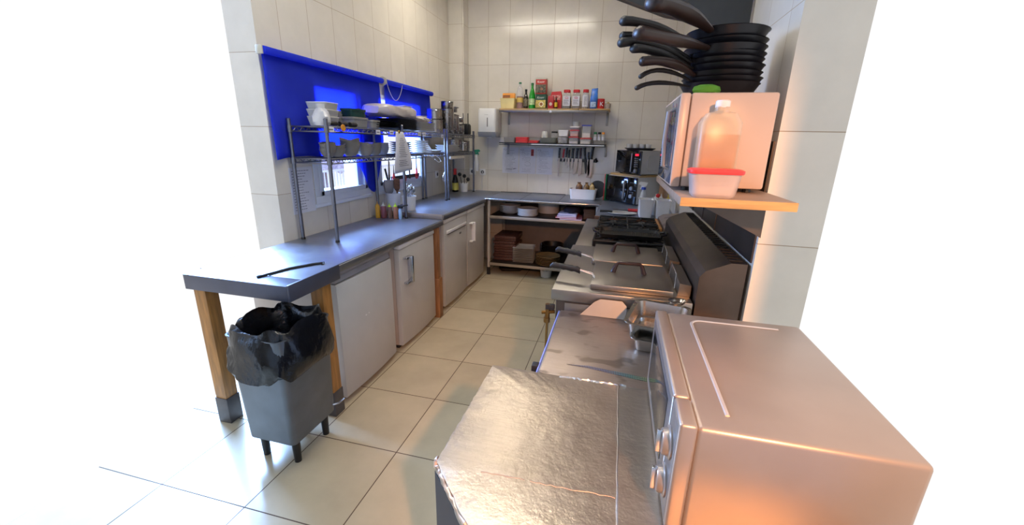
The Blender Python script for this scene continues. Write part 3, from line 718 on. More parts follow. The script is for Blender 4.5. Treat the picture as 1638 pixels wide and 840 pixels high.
# three printed sheets
def sheet(label, x, w, extra):
    t = thing('printed_sheet', label, 'paper', (x, YB-.0015, 1.277), 0, 'printed sheets taped under the lower wall shelf')
    obj('sheet', MB().box(-w/2, -.0012, -.155, w/2, 0, .158), M_PAPER, t)
    pr = MB(); random.seed(int(x*1000) & 255)
    pr.loft([[(-w/2+.035+.02*math.cos(a)*k, -.0014, .130+.008*math.sin(a)*k) for a in [2*PI*i/14 for i in range(14)]] for k in (1, .8)], False, False)
    rows = [z for z in [.118-.0155*i for i in range(17)]]
    for i, z in enumerate(rows):
        if extra == 'map' and -.09 < z < .0: continue
        L_ = random.choice((.05, .12, .13, .09, .11))
        x0 = -w/2+.03+random.uniform(0, .02)
        for s in range(int(L_/.018)): pr.box(x0+s*.0185, -.0018, z-.0016, x0+s*.0185+random.uniform(.008, .016), -.0013, z+.0014)
    if extra == 'map':
        pr.tube([(-.03, -.0016, -.02), (-.01, -.0016, -.008), (.02, -.0016, -.012), (.04, -.0016, -.03), (.035, -.0016, -.055), (-.01, -.0016, -.06), (-.035, -.0016, -.045)], .0012, 5)
    if extra == 'logo':
        pr.tube([(.03, -.0016, -.105), (.055, -.0016, -.098), (.08, -.0016, -.095)], [.002, .006, .002], 6)
        pr.box(-.05, -.0018, -.108, .025, -.0013, -.103)
    obj('print', pr, M_INK, t)
    if extra == 'map': obj('picture', MB().box(.042, -.0018, .060, .076, -.0013, .138), pm('faded_red_print', (168, 60, 60), .7, var=.5, nscale=60), t, 'dark red picture strip')
sheet('leftmost printed sheet on the wall, with dark flourish at bottom', -1.308, .205, 'logo')
sheet('middle printed sheet on the wall, with red picture strip', -1.092, .205, 'map')
sheet('rightmost printed sheet on the wall, next to the knives', -.882, .200, '')

# magnetic strip and knives
mg = one('magnetic_knife_strip', 'black magnetic strip holding the row of kitchen knives', 'knife rack', MB().box(-.715, YB-.022, 1.284, -.262, YB-.001, 1.318, .003).m(1).sphere((-.705, YB-.022, 1.301), .006, 8, (1, .4, 1)).sphere((-.272, YB-.022, 1.301), .006, 8, (1, .4, 1)), [M_BLACK, M_STEEL])
BLADE = metal('knife_blade', (176, 160, 152), .24, .02)
def knife(x, ztop, zh, zbot, w, hw, hmat, label, lean=0., shape='chef', bmat=None, name='kitchen_knife'):
    hw *= 1.25; w *= 1.12
    t = thing(name, label, 'knife', (x, YB-.0235, 1.30), 0, 'knives on the magnetic strip')
    zt, zm, zb = ztop-1.30, zh-1.30, zbot-1.30
    if shape == 'cleaver': pl = [(-w/2, zm), (w/2, zm), (w/2, zb+.02), (w/2-.01, zb), (-w/2, zb)]
    elif shape == 'slim': pl = [(-w/2, zm), (w/2, zm), (w/2, zb+.05), (0, zb), (-w/2, zb+.02)]
    else: pl = [(-w/2, zm), (w/2, zm), (w/2, (zm*.35+zb*.65)), (w*.3, zb+.03), (-w/2+.002, zb), (-w/2, zb+.01)]
    mt = Matrix.Rotation(lean, 4, 'Y')
    obj('blade', MB().prism_y(pl, -.0022, 0).xf(mt), bmat or BLADE, t)
    h = MB(); L = []
    for k in range(7):
        u = k/6; z = zm + (zt-zm)*u; ww = hw/2*(1.15, .85, .95, 1.0, .92, .95, 1.2)[k]
        off = (0, 0, 0, 0, .0, .001, .003)[k]
        L.append([(off+ww*math.cos(a), -.008+.009*math.sin(a), z) for a in [2*PI*i/12 for i in range(12)]])
    h.loft(L)
    ho = obj('handle', h.xf(mt), hmat, t)
    if hmat is not M_RED:
        r = MB()
        for u in (.2, .5, .8): r.sphere((0, -.0172, zm+(zt-zm)*u), .0028, 6, (1, .4, 1))
        obj('rivets', r.xf(mt), M_STEEL, ho)
M_WOODK = pm('dark_wood_handle', (74, 44, 34), .45, var=.2)
knife(-.70, 1.440, 1.325, 1.10, .015, .020, M_BLACK, 'long slim black-handled knife, leftmost on the strip', 0, 'slim')
knife(-.655, 1.425, 1.33, 1.268, .014, .017, M_RED, 'small red-handled knife on the strip', .06)
knife(-.618, 1.445, 1.335, 1.232, .014, .018, M_BLACK, 'short thin black-handled knife just right of the red one', .03)
knife(-.586, 1.420, 1.33, 1.205, .022, .017, M_BLACK, 'paring knife with short black handle, fourth from left')
knife(-.543, 1.440, 1.325, 1.18, .022, .022, M_BLACK, 'riveted black-handled knife in the middle of the strip', .02)
knife(-.497, 1.442, 1.325, 1.13, .036, .024, M_BLACK, 'broad chef knife with black handle left of the wooden-handled one', .06)
knife(-.448, 1.445, 1.325, 1.115, .034, .021, M_WOODK, 'wooden-handled chef knife on the strip', -.03)
knife(-.388, 1.452, 1.322, 1.145, .026, .024, M_BLACK, 'long knife with blackened blade, leaning on the strip', -.13, 'slim', pm('black_blade', (26, 26, 28), .4))
knife(-.352, 1.40, 1.32, 1.12, .024, .016, M_BLACK, 'pale narrow knife half hidden beside the big cleaver', -.08)
knife(-.325, 1.462, 1.32, 1.105, .052, .028, M_BLACK, 'big broad-bladed knife, rightmost on the strip', .08, 'cleaver')
sp_ = MB().tube([(-.285, YB-.03, 1.31), (-.265, YB-.05, 1.33), (-.25, YB-.035, 1.30), (-.262, YB-.045, 1.285)], [.008, .012, .01, .006], 8)
one('tool_clip', 'black clip at the right end of the knife strip', 'clip', sp_, M_BLACK)

# towel dispenser
td = thing('towel_dispenser', 'white paper towel dispenser left of the wall shelves', 'dispenser', (-1.535, 4.93, 0))
bd = MB().rr([(.085, .09, .02, 1.548), (.108, .125, .02, 1.60), (.108, .13, .03, 1.61), (.108, .13, .03, 1.845), (.10, .12, .03, 1.862)], (0, .0, 0))
obj('casing', bd, M_WHITE_PL, td)
obj('window_slot', MB().box(.005, -.1315, 1.66, .018, -.1295, 1.76, .001), pm('slot_grey', (130, 128, 126), .3), td, 'narrow grey viewing slot')
obj('outlet', MB().rr([(.02, .02, .01, 1.535), (.03, .03, .01, 1.549)], (.01, -.06, 0)), M_WHITE_PL, td)
obj('bottom_cover', MB().prism_x([(-.131, 1.603), (-.131, 1.598), (-.095, 1.546), (.09, 1.546), (.09, 1.55), (-.09, 1.552)], -.1085, .1085), pm('grey_plastic', (150, 152, 156), .4), td)
obj('print', MB().box(-.025, -.1308, 1.79, .02, -.1299, 1.793), pm('pale_grey_print', (170, 170, 170), .5), td)

# ------------------------------------------------------------ blue roller blinds
def blue_cloth():
    m, nt, p = nodes('blue_blind_cloth'); nt.nodes.remove(p)
    out = nt.nodes['Material Output']
    d = nt.nodes.new('ShaderNodeBsdfDiffuse'); t = nt.nodes.new('ShaderNodeBsdfTranslucent'); mx = nt.nodes.new('ShaderNodeMixShader')
    v = coord(nt); n = noise(nt, v, 4, 3)
    c = ramp(nt, n, [(.3, lin((58, 72, 180))), (.7, lin((70, 86, 206)))])
    nt.links.new(c, d.inputs[0])
    t.inputs[0].default_value = (.10, .16, 1.0, 1)
    w = noise(nt, coord(nt, (1, 1, 1)), 900, 1)
    b = nt.nodes.new('ShaderNodeBump'); b.inputs['Strength'].default_value = .2; b.inputs['Distance'].default_value = .002
    nt.links.new(w, b.inputs['Height']); nt.links.new(b.outputs[0], d.inputs['Normal'])
    mx.inputs[0].default_value = .55
    nt.links.new(d.outputs[0], mx.inputs[1]); nt.links.new(t.outputs[0], mx.inputs[2]); nt.links.new(mx.outputs[0], out.inputs[0])
    return m
M_BLUE = blue_cloth()
def blind(label, y0, y1, zbot, amp, pulley):
    t = thing('roller_blind', label, 'blind', (-1.985, y0, 1.965), 0, 'blue roller blinds')
    W = y1-y0
    obj('roller', MB().cyl((0, .01, 0), (0, W-.02, 0), .021, seg=20), M_BLUE, t)
    for yy in (0, W-.012):
        br = MB().box(-.042, yy, -.022, .002, yy+.012, .024, .003)
        obj('bracket', br, pm('cream_bracket', (196, 190, 170), .4), t)
    cl_ = MB(); ny, nz = 60, 18; L = []
    for j in range(nz+1):
        u = j/nz; row = []
        for i in range(ny+1):
            s = i/ny; y = .02+(W-.045)*s; zb = zbot(y0+y)-1.965
            x = -.021-.003*(1-u)+amp*(.15+.85*u)*.009*math.sin(s*26+1.6*math.sin(s*9)+u*1.2)+.002*math.sin(u*9+s*5)*amp
            row.append((max(x, -.032), y, zb*u))
        L.append(row)
    cl_.loft(L, False, False, closed=False)
    o = obj('fabric', cl_, M_BLUE, t, smooth=80)
    sm = o.modifiers.new('thick', 'SOLIDIFY'); sm.thickness = .0012; sm.offset = 0
    if pulley:
        obj('pulley', MB().lathe([(.012, 0), (.034, .001), (.034, .004), (.026, .007), (.026, .013), (.034, .016), (.034, .019), (.012, .02)], seg=24).xf(Matrix.Translation((0, W-.014, 0)) @ Matrix.Rotation(-PI/2, 4, 'X')), pm('cream_bracket', (196, 190, 170), .4), t)
        ch = MB(); pts = [(.03, W-.01, -.0)]
        for k in range(15):
            u = k/14; pts.append((.032, W+.0+.27*u, -.14*math.sin(PI*u)**.8 + .0))
        ch.tube(pts, .0022, 6)
        obj('chain', ch, pm('cream_bracket', (196, 190, 170), .4), t)
    return t
def zb1(y):
    if y < 2.92: return 1.36 + .02*math.sin(y*6)
    u = (y-2.92)/.36
    return 1.36 - .30*math.sin(min(1, u*1.5)*PI/2) + (.30*max(0, u-.66)/.34)
blind('long blue blind over the near window, its corner hanging low', 2.10, 3.355, zb1, 1, True)
blind('shorter blue blind over the far window behind the plates', 3.385, 4.33, lambda y: 1.52, .8, False)

# ------------------------------------------------------------ chrome wire shelving over the left worktop
XFR, XBK = -1.722, -1.985
ZT, ZLW = 1.568, 1.378
M_WIRE = metal('shelf_chrome', (126, 127, 136), .3, .02, 20)
def post(mb, x, y, z0, z1=1.60):
    mb.cyl((x, y, z0+.012), (x, y, z1), .0118, seg=12)
    mb.lathe([(.013, z1-.001), (.013, z1+.006), (.008, z1+.01)], (x, y, 0), 12)
    for k in range(int((z1-z0)/.05)):
        z = z0+.05+k*.05
        if z < z1-.01: mb.lathe([(.0118, z), (.0126, z+.001), (.0126, z+.002), (.0118, z+.003)], (x, y, 0), 12, caps=False)
def wire_deck(y0, y1, z):
    g = MB(); r = .0045
    for x in (XFR, XBK):
        for zz in (z-.006, z-.034): g.tube([(x, y0, zz), (x, y1, zz)], r, 6)
        n = int((y1-y0)/.055); pts = []
        for i in range(n*2+1): pts.append((x, y0+(y1-y0)*i/(2*n), z-.008 if i % 2 == 0 else z-.032))
        g.tube(pts, .003, 5)
    for y in (y0, y1):
        for zz in (z-.006, z-.034): g.tube([(XFR, y, zz), (XBK, y, zz)], r, 6)
    for i in range(int((y1-y0)/.026)): g.tube([(XFR, y0+.02+i*.026, z-.002), (XBK, y0+.02+i*.026, z-.002)], .0018, 4)
    for y in (y0*.67+y1*.33, y0*.33+y1*.67): g.tube([((XFR), y, z-.006), (XBK, y, z-.006)], .003, 5)
    return g
def unit(label, ys, zfoot):
    t = thing('wire_shelving', label, 'shelving', (0, 0, 0), 0, 'chrome wire shelving units on the left worktop')
    for y, zf in zip(ys, zfoot):
        for x in (XFR, XBK):
            p = MB(); post(p, x, y, zf)
            po = obj('post', p, M_WIRE, t)
            obj('foot', MB().lathe([(.013, 0), (.015, .003), (.012, .014)], (x, y, zf+.0005), 12), M_BLACK, po)
            for z in (ZT, ZLW):
                obj('collar', MB().lathe([(.0145, z-.042), (.0165, z-.04), (.0155, z-.001), (.0135, z)], (x, y, 0), 14, caps=False), M_WIRE, po)
    for z in (ZT, ZLW): obj('wire_shelf', wire_deck(ys[0], ys[-1], z), M_WIRE, t)
    return t
u1 = unit('long chrome wire shelving in front of the two windows', (2.235, 3.150, 4.015), (ZL, ZL, ZU))
u2 = unit('shorter chrome wire shelving with pots, nearest the corner', (4.085, 4.875), (ZU, ZU))
for i, (y, z) in enumerate(((2.27, ZT-.02), (2.79, ZT-.022), (2.98, ZT-.02), (3.45, ZT-.02), (3.54, ZT-.02), (3.94, ZT-.03))):
    obj('paper_tag', MB().box(XFR+.005, y-.028, z-.016, XFR+.0065, y+.028, z+.014).m(1).box(XFR+.0065, y-.02, z-.004, XFR+.007, y+.018, z+.002), [M_PAPER, M_INK], u1)
pm_y = pm('orange_disc', (210, 140, 40), .5)
one('round_magnet', 'orange disc on the near end of the upper wire shelf edge', 'magnet', MB().lathe([(.0, 0), (.02, 0), (.022, .003), (.02, .008), (.0001, .009)]).xf(Matrix.Translation((XFR+.005, 2.385, ZT-.008)) @ Matrix.Rotation(PI/2, 4, 'Y')), pm_y)

Z1, Z2 = ZT+.001, ZLW+.001
def bowl_mb(r, h, wav=0, seg=28, sq=0):
    """thin bowl; wav gives the lifted corners of the wavy bowls"""
    L = []
    for rr_, z in bowl_prof(r, h, .0035):
        L.append([])
        for i in range(seg):
            a = 2*PI*i/seg; k = rr_/r
            L[-1].append((rr_*math.cos(a), rr_*math.sin(a), z+wav*k*k*k*(.5+.5*math.cos(2*a*1.0+.8))))
    return MB().loft(L)
random.seed(21)
M_GREYB = pm('grey_stoneware', (128, 124, 118), .4, var=.12)
M_DKB = pm('dark_grey_stoneware', (64, 62, 64), .4, var=.12)
# upper deck, from the near end
one('plastic_bag', 'crumpled clear bag at the near end of the upper wire shelf', 'bag', (lambda mb: [mb.loft([[(.05*s*math.cos(a)*(1+.2*math.sin(5*a+z*70)), .05*s*math.sin(a)*(1+.2*math.sin(3*a+z*50)), z) for a in [2*PI*i/22 for i in range(22)]] for s, z in ((.8, 0), (1, .02), (1.05, .05), (.8, .08), (.5, .1), (.55, .125))]), mb][1])(MB()), M_BAG, (-1.775, 2.27, Z1))
stack('square_bowl', 'white square bowl near the end of the upper wire shelf', 'bowl', MB().tub(.072, .072, .018, .058, .003, .86, lip=.001), M_CERAMIC, 3, .042, (-1.85, 2.385, Z1), 'square bowls at the near end of the wire shelving', .05)
stack('round_bowl', 'pale round bowl behind the dark green tub', 'bowl', bowl_mb(.062, .05), M_CERAMIC_GR, 4, .018, (-1.90, 2.565, Z1), 'pale round bowls on the upper wire shelf')
def lidtub(name, label, loc, hw, hd, h, col, lid, rz=0):
    t = thing(name, label, 'tub', loc, rz)
    obj('tub', MB().tub(hw, hd, .014, h, .003, .92), col, t)
    obj('lid', MB().rr([(hw+.002, hd+.002, .015, h), (hw+.004, hd+.004, .016, h+.002), (hw+.004, hd+.004, .016, h+.008), (hw-.004, hd-.004, .012, h+.009)]), lid, t)
    return t
MGR = pm('clear_grey_tub', (140, 140, 140), .35, alpha=.9)
lidtub('food_tub', 'grey lidded tub underneath the dark green tub', (-1.80, 2.645, Z1), .05, .085, .060, MGR, M_CERAMIC_GR)
dg = pm('bottle_green_plastic', (14, 58, 58), .5)
lidtub('green_tub', 'dark green tub standing on a grey tub', (-1.81, 2.645, Z1+.0695), .045, .085, .045, dg, dg)
lidtub('food_tub', 'small grey lidded tub right of the green one', (-1.775, 2.805, Z1), .04, .052, .05, MGR, M_CERAMIC_GR)
pl = thing('pan_lid', 'round black lid standing upright behind the small grey tub', 'lid', (-1.885, 2.80, Z1+.071))
mt = Matrix.Rotation(-.2, 4, 'X') @ Matrix.Rotation(PI/2, 4, 'X')
obj('disc', MB().lathe([(.0001, -.004), (.068, -.003), (.071, 0), (.068, .004), (.03, .012), (.0001, .014)]).xf(mt), M_DARK, pl)
obj('knob', MB().lathe([(.008, .012), (.008, .022), (.014, .028), (.012, .034), (.0001, .035)]).xf(mt), M_BLACK, pl)
for i, (y, l) in enumerate(((2.335, .09), (2.44, .085), (2.54, .08))):
    b = MB().tube([(-1.745, y-l/2, 0.016+Z1), (-1.745, y-l*.2, .016+Z1), (-1.745, y+l*.3, .016+Z1), (-1.745, y+l*.4, .016+Z1), (-1.745, y+l/2, .016+Z1)], [.015, .015, .015, .007, .007], 10)
    one('sauce_bottle', ['small black bottle lying nearest the orange disc', 'small black bottle lying in the middle of three', 'small black bottle lying below the green tub'][i], 'bottle', b, M_BLACK, group='black bottles lying on the upper wire shelf')
stack('black_tray', 'black rectangular tray left of the plastic wrapped parcel', 'tray', MB().rr([(.10, .14, .02, 0), (.118, .165, .02, .014), (.12, .167, .02, .016), (.11, .155, .02, .008), (.02, .02, .01, .006)]), M_BLACK, 4, .0155, (-1.85, 2.965-.0, Z1), 'black trays on the upper wire shelf')
stack('dark_platter', 'dark slate platter underneath the plastic wrapped parcel', 'platter', MB().rr([(.09, .14, .02, 0), (.112, .165, .03, .010), (.113, .166, .03, .012), (.10, .15, .02, .005), (.02, .02, .01, .004)]), M_DKB, 8, .0115, (-1.85, 3.315, Z1), 'dark platters under the parcel')
pk = MB(); L = []
for k in range(15):
    u = k/14; y = -.33+.66*u
    s = (.55, .95, 1, 1, .98, .95, .95, .97, 1, 1.02, 1, .9, .75, .5, .15)[k]
    L.append([(.115*s*math.copysign(abs(math.cos(a))**.4, math.cos(a))*(1+.04*math.sin(6*a+k)), y, .044+.044*s*math.copysign(abs(math.sin(a))**.5, math.sin(a))*(1+.10*math.sin(4*a+k*1.7))) for a in [2*PI*i/28 for i in range(28)]])
pk.loft(L)
M_PARCEL = pm('milky_wrapping', (196, 186, 182), .3, var=.08, alpha=.93, bmp=.7, nscale=10)
one('wrapped_parcel', 'milky plastic wrapped parcel lying on the dark platters', 'parcel', pk, M_PARCEL, (-1.84, 3.25, Z1+.098), -.0)
bt = MB(); L = []
for k in range(10):
    u = k/9; y = -.10+.22*u; s = (.3, .7, .95, 1, .9, 1, .95, .8, .6, .3)[k]
    L.append([(.07*s*math.cos(a)*(1+.15*math.sin(5*a+k*2)), y, .03+.026*s*math.sin(a)*(1+.25*math.sin(3*a+k)) - .02*u) for a in [2*PI*i/20 for i in range(20)]])
bt.loft(L)
stack('oblong_plate', 'white oblong plate right of the wrapped parcel at the front', 'plate', MB().rr([(.07, .13, .02, 0), (.088, .155, .02, .008), (.09, .157, .02, .011), (.075, .14, .02, .005), (.02, .02, .01, .004)]), M_CERAMIC, 7, .0115, (-1.815, 3.67, Z1), 'white oblong plates beside the parcel')
one('plastic_bag', 'knotted white bag lying on the oblong white plates', 'bag', bt, M_PARCEL, (-1.795, 3.64, Z1+.083))
stack('deep_plate', 'white deep plate at the back, seen above the parcel', 'plate', MB().rr([(.04, .06, .015, 0), (.052, .078, .015, .018), (.053, .079, .015, .022), (.045, .068, .015, .008), (.01, .01, .004, .006)]), M_CERAMIC, 11, .0195, (-1.938+.01, 3.58, Z1), 'deep white plates at the back of the wire shelving')
stack('side_plate', 'white side plate just left of the steel pots', 'plate', MB().lathe(plate_prof(.07, .014), seg=28), M_CERAMIC, 9, .0165, (-1.90, 3.865-.02, Z1), 'white side plates next to the pots')

# steel pots
def pot(label, loc, r, h, lid=True, rz=0, name='stock_pot', group='steel pots on the wire shelving'):
    t = thing(name, label, 'pot', loc, rz, group)
    obj('body', MB().lathe([(r*.94, 0), (r, .006), (r, h-.004), (r+.004, h), (r-.003, h), (r-.004, .006), (.0001, .005)], seg=32), M_POT, t)
    for s in (-1, 1):
        obj('handle', MB().tube([(-.022, s*(r-.001), h*.8), (-.02, s*(r+.018), h*.84), (0, s*(r+.024), h*.85), (.02, s*(r+.018), h*.84), (.022, s*(r-.001), h*.8)], .0045, 8), M_CHROME, t)
    if lid:
        l = obj('lid', MB().lathe([(r+.003, h+.0005), (r+.004, h+.004), (r*.6, h+.012), (.0001, h+.016)], seg=32), M_POT, t)
        obj('knob', MB().lathe([(.005, h+.013), (.005, h+.022), (.011, h+.026), (.009, h+.031), (.0001, h+.032)], seg=14), M_CHROME, l)
    return t
pot('wide steel pot at the near end of the pots, lowest there', (-1.872, 4.20-.09, Z1), .086, .13, False)
pot('steel pot standing in the wide pot nearest the blue blind', (-1.872, 4.11, Z1+.131), .082, .10, False, .5)
pot('tallest steel stock pot in front, behind the middle post', (-1.795, 4.265, Z1), .070, .245, False, .3)
pot('small steel pot crowning the tallest stock pot', (-1.795, 4.265, Z1+.2465), .064, .07, False, .9)
pot('narrow steel pot between the tallest pot and the lidded pair', (-1.795, 4.43, Z1), .062, .19, True, .2)
pot('little steel pot on top of the narrow pot', (-1.795, 4.43, Z1+.223), .045, .055, False, 1.2)
pot('lidded lower steel pot left of the black rack', (-1.80, 4.60, Z1), .064, .095, True, .1)
pot('lidded upper steel pot left of the black rack', (-1.80, 4.60, Z1+.1285), .058, .05, False, .7)
tr_ = thing('tongs_rack', 'small black box with two rods sticking up, beside the pots', 'rack', (-1.78, 4.77, Z1), .0)
obj('box', MB().rr([(.045, .05, .014, 0), (.05, .055, .015, .01), (.05, .055, .015, .1), (.04, .045, .012, .118)]), M_BLACK, tr_)
for dx, dy in ((-.022, -.02), (.022, .02)): obj('rod', MB().cyl((dx, dy, .11), (dx, dy, .235), .005, .0045), M_BLACK, tr_)
one('cream_carton', 'cream carton half hidden behind the black box with rods', 'carton', MB().box(-.03, -.05, 0, .03, .05, .10, .003), pm('cream_card', (206, 190, 156), .6), (-1.90, 4.72, Z1))

# lower deck
def bowls(y, x, r, h, n, dz, mat, what, wav=.012, rz=0):
    stack('round_bowl', what, 'bowl', bowl_mb(r, h, wav), mat, n, dz, (x, y, Z2), 'stacked bowls on the lower wire shelf', rz)
bowls(2.32, -1.79, .05, .045, 4, .012, M_GREYB, 'grey wavy bowl nearest the front left post', .012, .3)
bowls(2.43, -1.80, .050, .045, 3, .014, M_GREYB, 'grey wavy bowl second along the lower shelf', .012, 1.1)
bowls(2.565, -1.80, .066, .07, 3, .016, M_GREYB, 'deep grey bowl with lifted rim on the lower shelf', .022, .5)
bowls(2.715, -1.79, .062, .04, 5, .011, M_CERAMIC_GR, 'pale rimmed bowl in the middle of the lower shelf', .012, 1.9)
bowls(2.845, -1.79, .052, .045, 4, .014, M_GREYB, 'brownish bowl right of the pale rimmed bowls', .008, .8)
bowls(2.965, -1.80, .054, .045, 4, .014, pm('bluish_bowl', (130, 136, 152), .3), 'bluish bowl left of the hanging sheet', .006)
bowls(2.50, -1.925, .05, .065, 2, .02, M_DKB, 'dark bowl standing behind the wavy bowls', .01)
bowls(2.84-.1, -1.925, .052, .065, 3, .018, pm('blue_stoneware', (70, 78, 120), .35), 'bluish dark bowl at the back of the lower shelf', .01)
one('baking_tin', 'dark square tin at the back of the lower shelf', 'tin', MB().tub(.045, .09, .01, .075, .002, .9), M_DKB, (-1.925, 2.94, Z2))
stack('grey_plate', 'greyish plate just right of the hanging sheet', 'plate', MB().lathe(plate_prof(.10, .014), seg=28), M_CERAMIC_GR, 6, .0165, (-1.85, 3.36, Z2), 'greyish plates on the lower wire shelf')
stack('oyster_dish', 'small white square dish in the tall zigzag pile', 'dish', MB().tub(.047, .058, .010, .014, .002, .70, lip=.002), M_CERAMIC, 7, .0165, (-1.79, 3.62, Z2), 'small square dishes in the tall pile')
fin = thing('sauce_dish', 'white dish with a tall slanting spout on lower wire shelf', 'dish', (-1.80, 3.83, Z2))
obj('dish', MB().rr([(.06, .10, .02, 0), (.078, .125, .02, .022), (.08, .127, .02, .025), (.06, .11, .02, .008), (.02, .02, .01, .006)]), M_CERAMIC, fin)
obj('spout', MB().loft([[(-.03, .0, .02), (.0, .05, .02), (-.005, .055, .02), (-.035, .004, .02)], [(-.028, -.07, .12), (-.02, -.065, .12), (-.022, -.062, .12), (-.03, -.067, .12)]]), M_CERAMIC, fin)
stack('white_tray', 'white oblong tray on the lower shelf below the pots', 'tray', MB().rr([(.06, .15, .02, 0), (.078, .17, .025, .022), (.08, .172, .025, .026), (.065, .155, .02, .010), (.02, .02, .01, .008)]), M_CERAMIC, 3, .0235, (-1.815, 4.33-.02, Z2), 'white oblong trays on the lower wire shelf')
pot('large steel pot on the lower shelf behind the white trays', (-1.855, 4.58, Z2), .088, .13, False, .2)
pot('brown-tinted steel pot at the far end of the lower shelf', (-1.815, 4.765, Z2), .078, .11, True, .6)
wc = MB().tube([(XFR+.012, 3.58, ZLW-.015), (XFR+.02, 3.66, ZLW-.03), (XFR+.02, 3.74, ZLW-.022), (XFR+.02, 3.83, ZLW-.05), (XFR+.02, 3.86, ZLW-.08), (XFR+.02, 3.80, ZLW-.085), (XFR+.02, 3.72, ZLW-.055)], .004, 7)
one('white_cable', 'looped white cable hanging from the lower wire shelf', 'cable', wc, M_WHITE_PL)
one('power_strip', 'white power strip under the far end of the lower wire shelf', 'power strip', MB().box(-1.76, 4.16, ZLW-.072, -1.72, 4.56, ZLW-.040, .006), pm('ivory_plastic', (206, 196, 178), .4))

# hanging sheet clipped to the shelf
hs = thing('hanging_sheet', 'long printed sheet clipped to the wire shelf, hanging in front of bowls', 'paper', (XFR+.024, 3.06, 1.555))
L = []
for j in range(13):
    u = j/12; half = .055+.105*min(1, u*1.25)**.8; cy_ = .0+.035*u
    L.append([(.004+.012*math.sin(u*3)+.008*math.sin(s*PI+u*2), cy_-half+2*half*s, -.31*u+.012*(s-.5)*u) for s in [i/8 for i in range(9)]])
hm = MB().loft(L, False, False, closed=False)
ho = obj('sheet', hm, M_PAPER, hs, smooth=80); so = ho.modifiers.new('t', 'SOLIDIFY'); so.thickness = .0008
pr = MB(); random.seed(2)
for j in range(16):
    u = .16+j*.045; half = (.055+.105*min(1, u*1.25)**.8)*.66; cy_ = .035*u
    if .62 < u < .70: continue
    y = cy_-half+random.uniform(0, .03)
    while y < cy_+half-.02-random.uniform(0, .05):
        w = random.uniform(.012, .024); s = (y-cy_+half/.66)/(2*half/.66)
        x = .004+.012*math.sin(u*3)+.008*math.sin(s*PI+u*2)+.0012
        pr.box(x, y, -.31*u-.002, x+.0005, y+w, -.31*u+.0015); y += w+.005
obj('print', pr, M_INK, hs)
obj('clip', MB().sphere((.012, -.02, .0), .014, 8, (.6, 1, 1)), pm('brass_clip', (150, 120, 50), .4, .6), hs, 'brass coloured clip')

# sauces, tubs and tools on the worktop
def squeeze(label, x, y, z, r, h, body, cap, fill=None, fz=.5, name='squeeze_bottle', cat='bottle'):
    t = thing(name, label, cat, (x, y, z), 0, 'squeeze sauce bottles by the middle post')
    obj('body', MB().lathe([(r*.92, 0), (r, .004), (r, h*.78), (r*.85, h*.84), (r*.55, h*.87)], seg=24), body, t)
    obj('nozzle', MB().lathe([(r*.7, h*.85), (r*.72, h*.92), (r*.25, h*.95), (r*.10, h*1.12), (.0006, h*1.125)], seg=16), cap, t)
    if fill: obj('contents', MB().lathe([(r*.88, .003), (r*.95, .006), (r*.95, h*fz), (.0001, h*fz)], seg=20), fill, t)
    return t
squeeze('yellow mustard bottle, leftmost of the four by the post', -1.952, 3.085, ZL+.001, .019, .125, pm('mustard_yellow', (206, 150, 40), .4), pm('mustard_yellow', (206, 150, 40), .4))
squeeze('plump brown-red sauce bottle with milky cap', -1.905, 3.10, ZL+.001, .0245, .12, pm('red_brown_sauce', (122, 70, 74), .35), M_MILKY)
LIME = pm('lime_cap', (190, 226, 50), .4)
squeeze('green-capped sauce bottle beside the plump red one', -1.850, 3.105, ZL+.001, .020, .115, pm('tan_bottle', (120, 92, 80), .35, alpha=.9), LIME, pm('dark_sauce', (44, 52, 70), .3), .45)
squeeze('green-capped sauce bottle nearest the middle post', -1.795, 3.105, ZL+.001, .021, .12, pm('orange_bottle', (166, 112, 86), .35, alpha=.9), LIME, pm('dark_sauce', (44, 52, 70), .3), .45)
gt = thing('gas_torch', 'blue and black kitchen torch standing beside the middle post', 'torch', (-1.752, 3.105, ZL+.001))
obj('body', MB().lathe([(.013, 0), (.014, .003), (.014, .075), (.008, .085), (.008, .095)], seg=16), pm('torch_blue', (150, 180, 214), .3), gt)
obj('burner', MB().box(-.02, -.012, .09, .02, .012, .115, .005).tube([(.01, 0, .105), (.03, .02, .11), (.055, .035, .115)], [.008, .006, .006], 8), M_BLACK, gt)
def tub_round(label, x, y, z, r, h, name='utensil_tub'):
    t = thing(name, label, 'tub', (x, y, z), 0)
    obj('tub', MB().lathe([(r*.85, 0), (r*.88, .003), (r, h-.012), (r+.004, h-.012), (r+.004, h), (r-.003, h), (r*.86, .006), (.0001, .005)], seg=28), M_WHITE_PL, t)
    return t
tub_round('white tub of spatulas beside the blue blind corner', -1.925, 3.305, ZU+.001, .062, .15)
tub_round('shorter white tub packed with forks and whisks', -1.79, 3.34, ZU+.001, .060, .125)
one('flour_scoop', 'grey metal scoop head standing in the spatula tub', 'scoop', MB().rr([(.008, .008, .003, .012), (.008, .008, .003, .13), (.035, .012, .01, .16), (.045, .014, .01, .22), (.04, .01, .008, .265)], (-1.945, 3.275, ZU), rot=.7), metal('scoop_grey', (150, 146, 150), .4))
one('spatula', 'brown wooden spatula standing in the spatula tub', 'spatula', MB().rr([(.007, .005, .002, .012), (.007, .005, .002, .16), (.026, .005, .003, .19), (.029, .005, .003, .26), (.02, .004, .003, .275)], (-1.895, 3.325, ZU), rot=.75), M_WOODBR)
one('spatula', 'black slotted spatula leaning out of the spatula tub', 'spatula', MB().tube([(-1.935, 3.345, ZU+.012), (-1.955, 3.32, ZU+.16), (-1.975, 3.30-.02, ZU+.36)], [.005, .006, .009], 8), M_BLACK)
random.seed(6)
